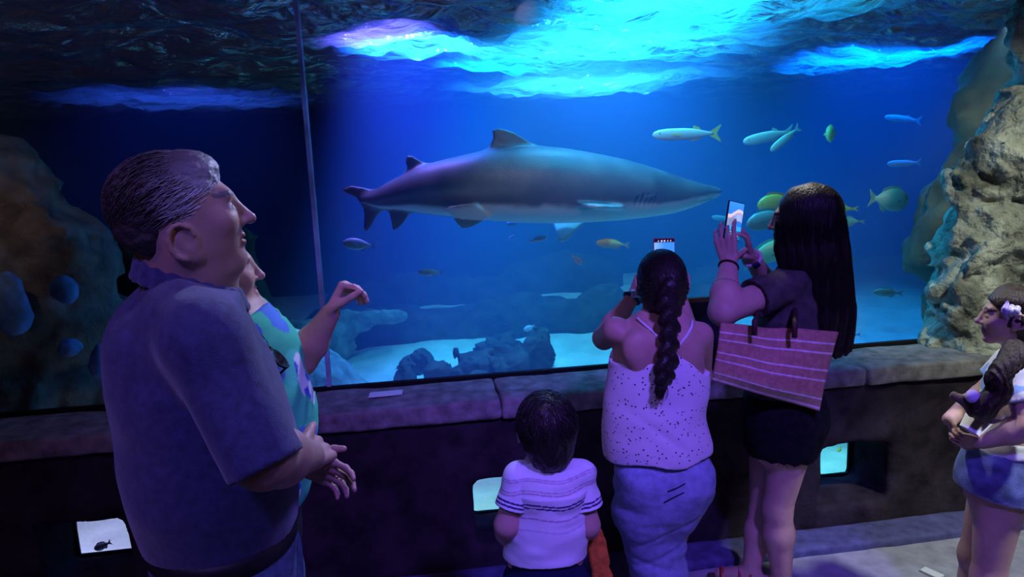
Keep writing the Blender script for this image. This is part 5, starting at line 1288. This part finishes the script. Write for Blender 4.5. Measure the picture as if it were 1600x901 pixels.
# ---- the girl at the right edge
def girl():
    f = unit(V(-.78, .62, 0)); r = np.cross(f, V(0, 0, 1)); hc = at(1582, 494, 1.95); M = frame(V(-.80, .60, .02)); s = .190
    root = thing('person', 'girl with beads in her wavy hair, white t-shirt and denim shorts, beside the rock column', 'person', (1.84, 1.95, 0), 'visitors at the window')
    nk = at(1590, 560, 1.97); B = Body(); L = head(B, hc, M, s, nose=.92, jaw=.95, cheek=1.1); B.cap(L(0, -.05, -.2), nk, .038, .042, .025)
    shl, ell_, wrl = nk - r*.105 + V(0, 0, -.04), at(1610, 668, 1.80), at(1535, 690, 1.90)
    shr, elr, wrr = nk + r*.105 + V(0, 0, -.04), at(1530, 618, 2.10), at(1484, 655, 1.99)
    rg = [(nk + V(0, 0, -.025), .06, .045), (at(1592, 605, 1.97), .115, .085), (at(1588, 650, 1.96), .112, .09), (at(1575, 700, 1.955), .125, .105), (at(1562, 750, 1.95), .130, .115)]
    rings(B, rg, f)
    arm(B, shl, ell_, wrl, (.036, .033, .023)); arm(B, shr, elr, wrr, (.036, .031, .023))
    hand(B, wrl, V(-.75, .40, .05), V(.3, .75, .3), 1, .110, [(.5, .6, .4), (.5, .65, .4), (.55, .65, .4), (.6, .65, .4)], thumb=(.7, .5, .3))
    hand(B, wrr, V(.10, -.35, -.75), V(.75, -.25, .25), -1, .125, [(.35, .5, .35), (.35, .5, .4), (.4, .55, .4), (.4, .55, .4)], thumb=(.75, .5, .2))
    hp = rg[-1][0]; hl, hr_ = hp - r*.065, hp + r*.065
    for h_, o_ in ((hl, V(-.005, 0, 0)), (hr_, V(-.02, .03, 0))): leg(B, h_, V(h_[0]-.015, h_[1], .36) + o_, V(h_[0]+.02, h_[1], .07) + o_, (.078, .048, .033), V(h_[0]-.07, h_[1]+.07, .03), shoe=.03)
    v, q = B.mesh(.0042); c = face_col(v, hc, M, s, (.50, .31, .26), brow=(.06, .04, .03))
    qq = (v - hc) @ M.T/s
    for sg in (-1, 1):
        e = ((qq[:, 0]-sg*.155)/.07)**2 + ((qq[:, 2]-.015)/.035)**2; m = (e < 1) & (qq[:, 1] > .3); c[m] = (.46, .29, .25)
        m = (np.abs(qq[:, 0]-sg*.155) < .07) & (np.abs(qq[:, 2]+.018) < .014) & (qq[:, 1] > .3); c[m] = (.05, .03, .03)
    link_mesh('body', v, q, M_skin, root, col=c)
    B = Body(); rings(B, [(nk + V(0, 0, -.03), .066, .05)] + [(a, w_+.012, d_+.012) for a, w_, d_ in rg[1:4]], f, .04)
    for a, b in ((shl, ell_), (shr, elr)): B.cap(nk + (a-nk)*.4, a, .044, .048, .04); B.cap(a, b, .050, .056, .02)
    ch = folds(63, .005, 10); zb = at(1575, 698, 1.95)[2]
    def post(P, d):
        d = d + ch(P)
        for a, b in ((shl, ell_), (shr, elr)):
            inn = np.linalg.norm(P - b.astype(np.float32), axis=-1) < (np.linalg.norm(b-a)*.62); d = np.where(inn, np.maximum(d, plane(P, a + (b-a)*.55, unit(b-a))), d)
        return np.maximum(np.maximum(d, zb - P[..., 2]), plane(P, nk + V(0, 0, .012), V(0, 0, 1)))
    v, q = B.mesh(.0055, post=post, slack=2.0)
    c = np.tile(V(.75, .75, .78), (len(v), 1)); n_ = fbm(v, 14, 2, 8); pr_ = (np.abs(v[:, 2] - at(1590, 608, 1.9)[2]) < .035); c[pr_ & (n_ > .15)] = (.25, .42, .75)
    link_mesh('t_shirt', v, q, mat('printed_white_cotton', rough=.85, spec=.15, attr=True, bump=(250, .12)), root, col=c)
    B = Body(); rings(B, [(at(1575, 692, 1.955), .130, .110), (hp, .142, .125), (hp + V(0, 0, -.03), .142, .125)], f)
    for h_ in (hl, hr_): B.cap(h_, V(h_[0]-.01, h_[1], .50), .092, .100, .03)
    zs = at(1540, 775, 1.9)[2]; fo = folds(67, .004, 10)
    v, q = B.mesh(.0055, post=lambda P, d: np.maximum(np.maximum(d + fo(P), zs + .16*(1.80 - P[..., 0]) - P[..., 2]), P[..., 2] - zb - .012), slack=2.0)
    c = np.tile(V(.13, .17, .34), (len(v), 1))*(1 + .6*fbm(v, 20, 3, 3))[:, None]; hem = v[:, 2] < zs + .16*(1.80 - v[:, 0]) + .009; c[hem] = c[hem]*.4 + .22
    link_mesh('denim_shorts', v, q, mat('washed_denim', rough=.9, spec=.1, attr=True, bump=(280, .3)), root, col=np.clip(c, .01, 1))
    # wavy hair with a long lock falling in front
    H = Body(); H.ell(L(0, -.14, .12), np.array([.385, .46, .41])*s, M, .02); H.ell(L(0, -.30, -.25), np.array([.34, .28, .42])*s, M, .04); H.ell(L(0, .03, .22), np.array([.36, .36, .335])*s, M, .02)
    def wav(P, d):
        qv = (P - hc.astype(np.float32)) @ M.T.astype(np.float32)/s
        d = np.maximum(d, (qv[..., 1] - np.where(qv[..., 2] > .27, .37, np.where(qv[..., 2] > .05, .08 + .25*np.clip((qv[..., 2]-.05)/.22, 0, 1), .08)))*s); return d + .004*np.sin(qv[..., 2]*16 + qv[..., 1]*5) + .003*fbm(qv, 8, 2, 3)
    v, q = H.mesh(.0046, post=wav); M_gh = mat('wavy_brown_hair', (.032, .021, .016), .45, .35, bump=(80, .5, (2, 2, .4))); link_mesh('hair', v, q, M_gh, root)
    B = Body(); pts = [at(1585, 545, 1.83), at(1572, 572, 1.80), at(1561, 598, 1.80), at(1552, 622, 1.81), at(1540, 640, 1.83)]
    tt = np.linspace(0, 4, 12)
    for i, t in enumerate(tt):
        p = np.array([np.interp(t, range(5), np.array(pts)[:, k]) for k in range(3)]); B.ell(p + V(.012*math.sin(i*1.1), 0, 0), (.032 + .006*math.sin(i*.9), .028, .030), None, .02)
    v, q = B.mesh(.0045, post=lambda P, d: d + .0025*np.sin(P[..., 0]*330 + 4*np.sin(P[..., 2]*40)) + .004*fbm(P, 22, 2, 4)); link_mesh('hair_lock', v, q, M_gh, root)
    ps = []
    for i in range(500):
        a = RNG.random()*6.28; rr = .034*(.7 + .4*RNG.random()); ph_ = RNG.random()*6; pa = []
        for t in np.linspace(RNG.random()*1.5, 2.4 + RNG.random()*1.6, 9):
            p = np.array([np.interp(t, range(5), np.array(pts)[:, k]) for k in range(3)]); aa = a + .5*math.sin(t*3 + ph_); pa.append(p + V(math.cos(aa)*rr + .012*math.sin(t*3), math.sin(aa)*rr*.9, 0))
        ps.append(np.array(pa))
    strands_mesh(ps, .0012, 'hair_strands', M_gh, root)
    # flowers and beads in the hair
    M_b1, M_b2 = mat('white_bead', (.75, .72, .85), .25, .6), mat('lilac_bead', (.45, .35, .80), .25, .6)
    hb = thing('hair_garland', 'garland of white and lilac beads in the hair of the girl', 'hair ornament', L(.2, .05, .45))
    for i in range(26):
        a = -1.3 + 2.3*i/25; p = L(-.36*math.cos(a*.2) + .04*RNG.normal()*.5, .10 + .06*RNG.normal(), .26) if False else L(-.395 + .10*abs(a), .16 - .22*(i % 3)/3 - .05*abs(a), .18 + .20*a*.55)
        m_ = MB(); m_.ball(p, .0095 + .0040*RNG.random(), n=10); m_.build('bead', M_b1 if i % 3 else M_b2, hb, smooth=True)
    # plush toy and paper cup held against the chest
    pt = thing('plush_toy', 'small brown plush toy with a lavender nose held against the white t-shirt of the girl', 'toy', at(1525, 645, 1.86))
    B = Body(); B.chain([at(1491, 618, 1.88), at(1506, 625, 1.87), at(1522, 642, 1.86)], [.013, .014, .016], .01); B.chain([at(1522, 642, 1.86), at(1548, 648, 1.86), at(1572, 640, 1.86)], [.018, .024, .026], .015); B.ell(at(1540, 625, 1.87), (.032, .03, .03), None, .02)
    v, q = B.mesh(.004, post=lambda P, d: d + .002*fbm(P, 60, 2, 3)); link_mesh('body', v, q, mat('brown_plush', (.10, .065, .045), .95, .05, sheen=.4), pt)
    m_ = MB(); m_.ball(at(1520, 619, 1.84), .021, n=14); m_.build('nose', mat('lavender_plush', (.60, .52, .75), .8), pt, smooth=True)
    ct = at(1535, 645, 1.885); cb = at(1518, 668, 1.885); cd = unit(cb - ct); e1 = unit(np.cross(cd, V(0, 1, .1))); e2 = np.cross(cd, e1)
    cup = MB(); n = 24; cc0 = ct - cd*.015; cc1 = cb + cd*.012; vs, fs = [], []
    for c_, rad in ((cc0, .041), (cc0, .044), (cc1, .030), (cc0 + cd*.002, .041), (cc1 - cd*.003, .028)):
        vs += [c_ + (e1*math.cos(2*math.pi*i/n) + e2*math.sin(2*math.pi*i/n))*rad for i in range(n)]
    for i in range(n):
        j = (i+1) % n; fs += [(n+i, n+j, 2*n+j, 2*n+i), (i, j, n+j, n+i), (3*n+j, 3*n+i, 4*n+i, 4*n+j)]
    fs += [tuple(range(2*n, 3*n))[::-1], tuple(range(4*n, 5*n))]
    cup.add(vs, fs); co = thing('paper_cup', 'white paper cup tipped in the hands of the girl', 'cup', cb); cup.build('cup', mat('white_paper', (.80, .82, .80), .7), co, smooth=True)
    rm = MB(); rm.tube([cc0 + (e1*math.cos(a) + e2*math.sin(a))*.0435 for a in np.linspace(0, 2*math.pi, n, endpoint=False)], .0022, 6, closed=True); rm.build('rim', mat('white_paper'), co, smooth=True)
girl()
# ------------------------------------------------------------------ small things
bd = thing('sign_board', 'dark board with a brown wooden top edge standing on the ledge between the two women', 'sign', (1.23, 2.95, .805))
b_ = MB(); b_.rbox((1.235, 2.955, .975), (.155, .012, .168), None, .004); b_.build('panel', mat('dark_panel', (.012, .012, .030), .6, .3, noise=(8, .3)), bd)
b_ = MB(); b_.rbox((1.235, 2.953, 1.150), (.160, .018, .010), None, .003); b_.build('top_rail', mat('brown_rail', (.22, .11, .06), .6, .3, noise=(20, .3, (1, 6, 6))), bd)
# folded leaflet on the ledge left of the joint
c_ = at(603, 611, 3.02); c_[2] = .814
b_ = MB(); x, y = c_[0], c_[1]
b_.add([(x-.075, y-.035, .811), (x+.07, y-.028, .811), (x+.072, y+.035, .812), (x-.07, y+.03, .812), (x-.075, y-.035, .8085), (x+.07, y-.028, .8085), (x+.072, y+.035, .809), (x-.07, y+.03, .809)], [(0, 1, 2, 3), (7, 6, 5, 4), (0, 4, 5, 1), (1, 5, 6, 2), (2, 6, 7, 3), (3, 7, 4, 0)])
tag(b_.build('leaflet', mat('white_paper')), 'pale leaflet lying flat on the ledge under the window seam', 'paper')
c_ = atz(1456, 897, 0.0); b_ = MB(); b_.rbox((c_[0], c_[1], .006), (.04, .022, .005), frame(V(.9, .4, 0)), .003)
tag(b_.build('paper_scrap', mat('white_paper')), 'white scrap of paper on the pale floor beside the girl', 'paper')
for o in bpy.data.objects:
    if o.type == 'MESH' and '_o' in o: del o['_o']
    elif '_o' in o: del o['_o']
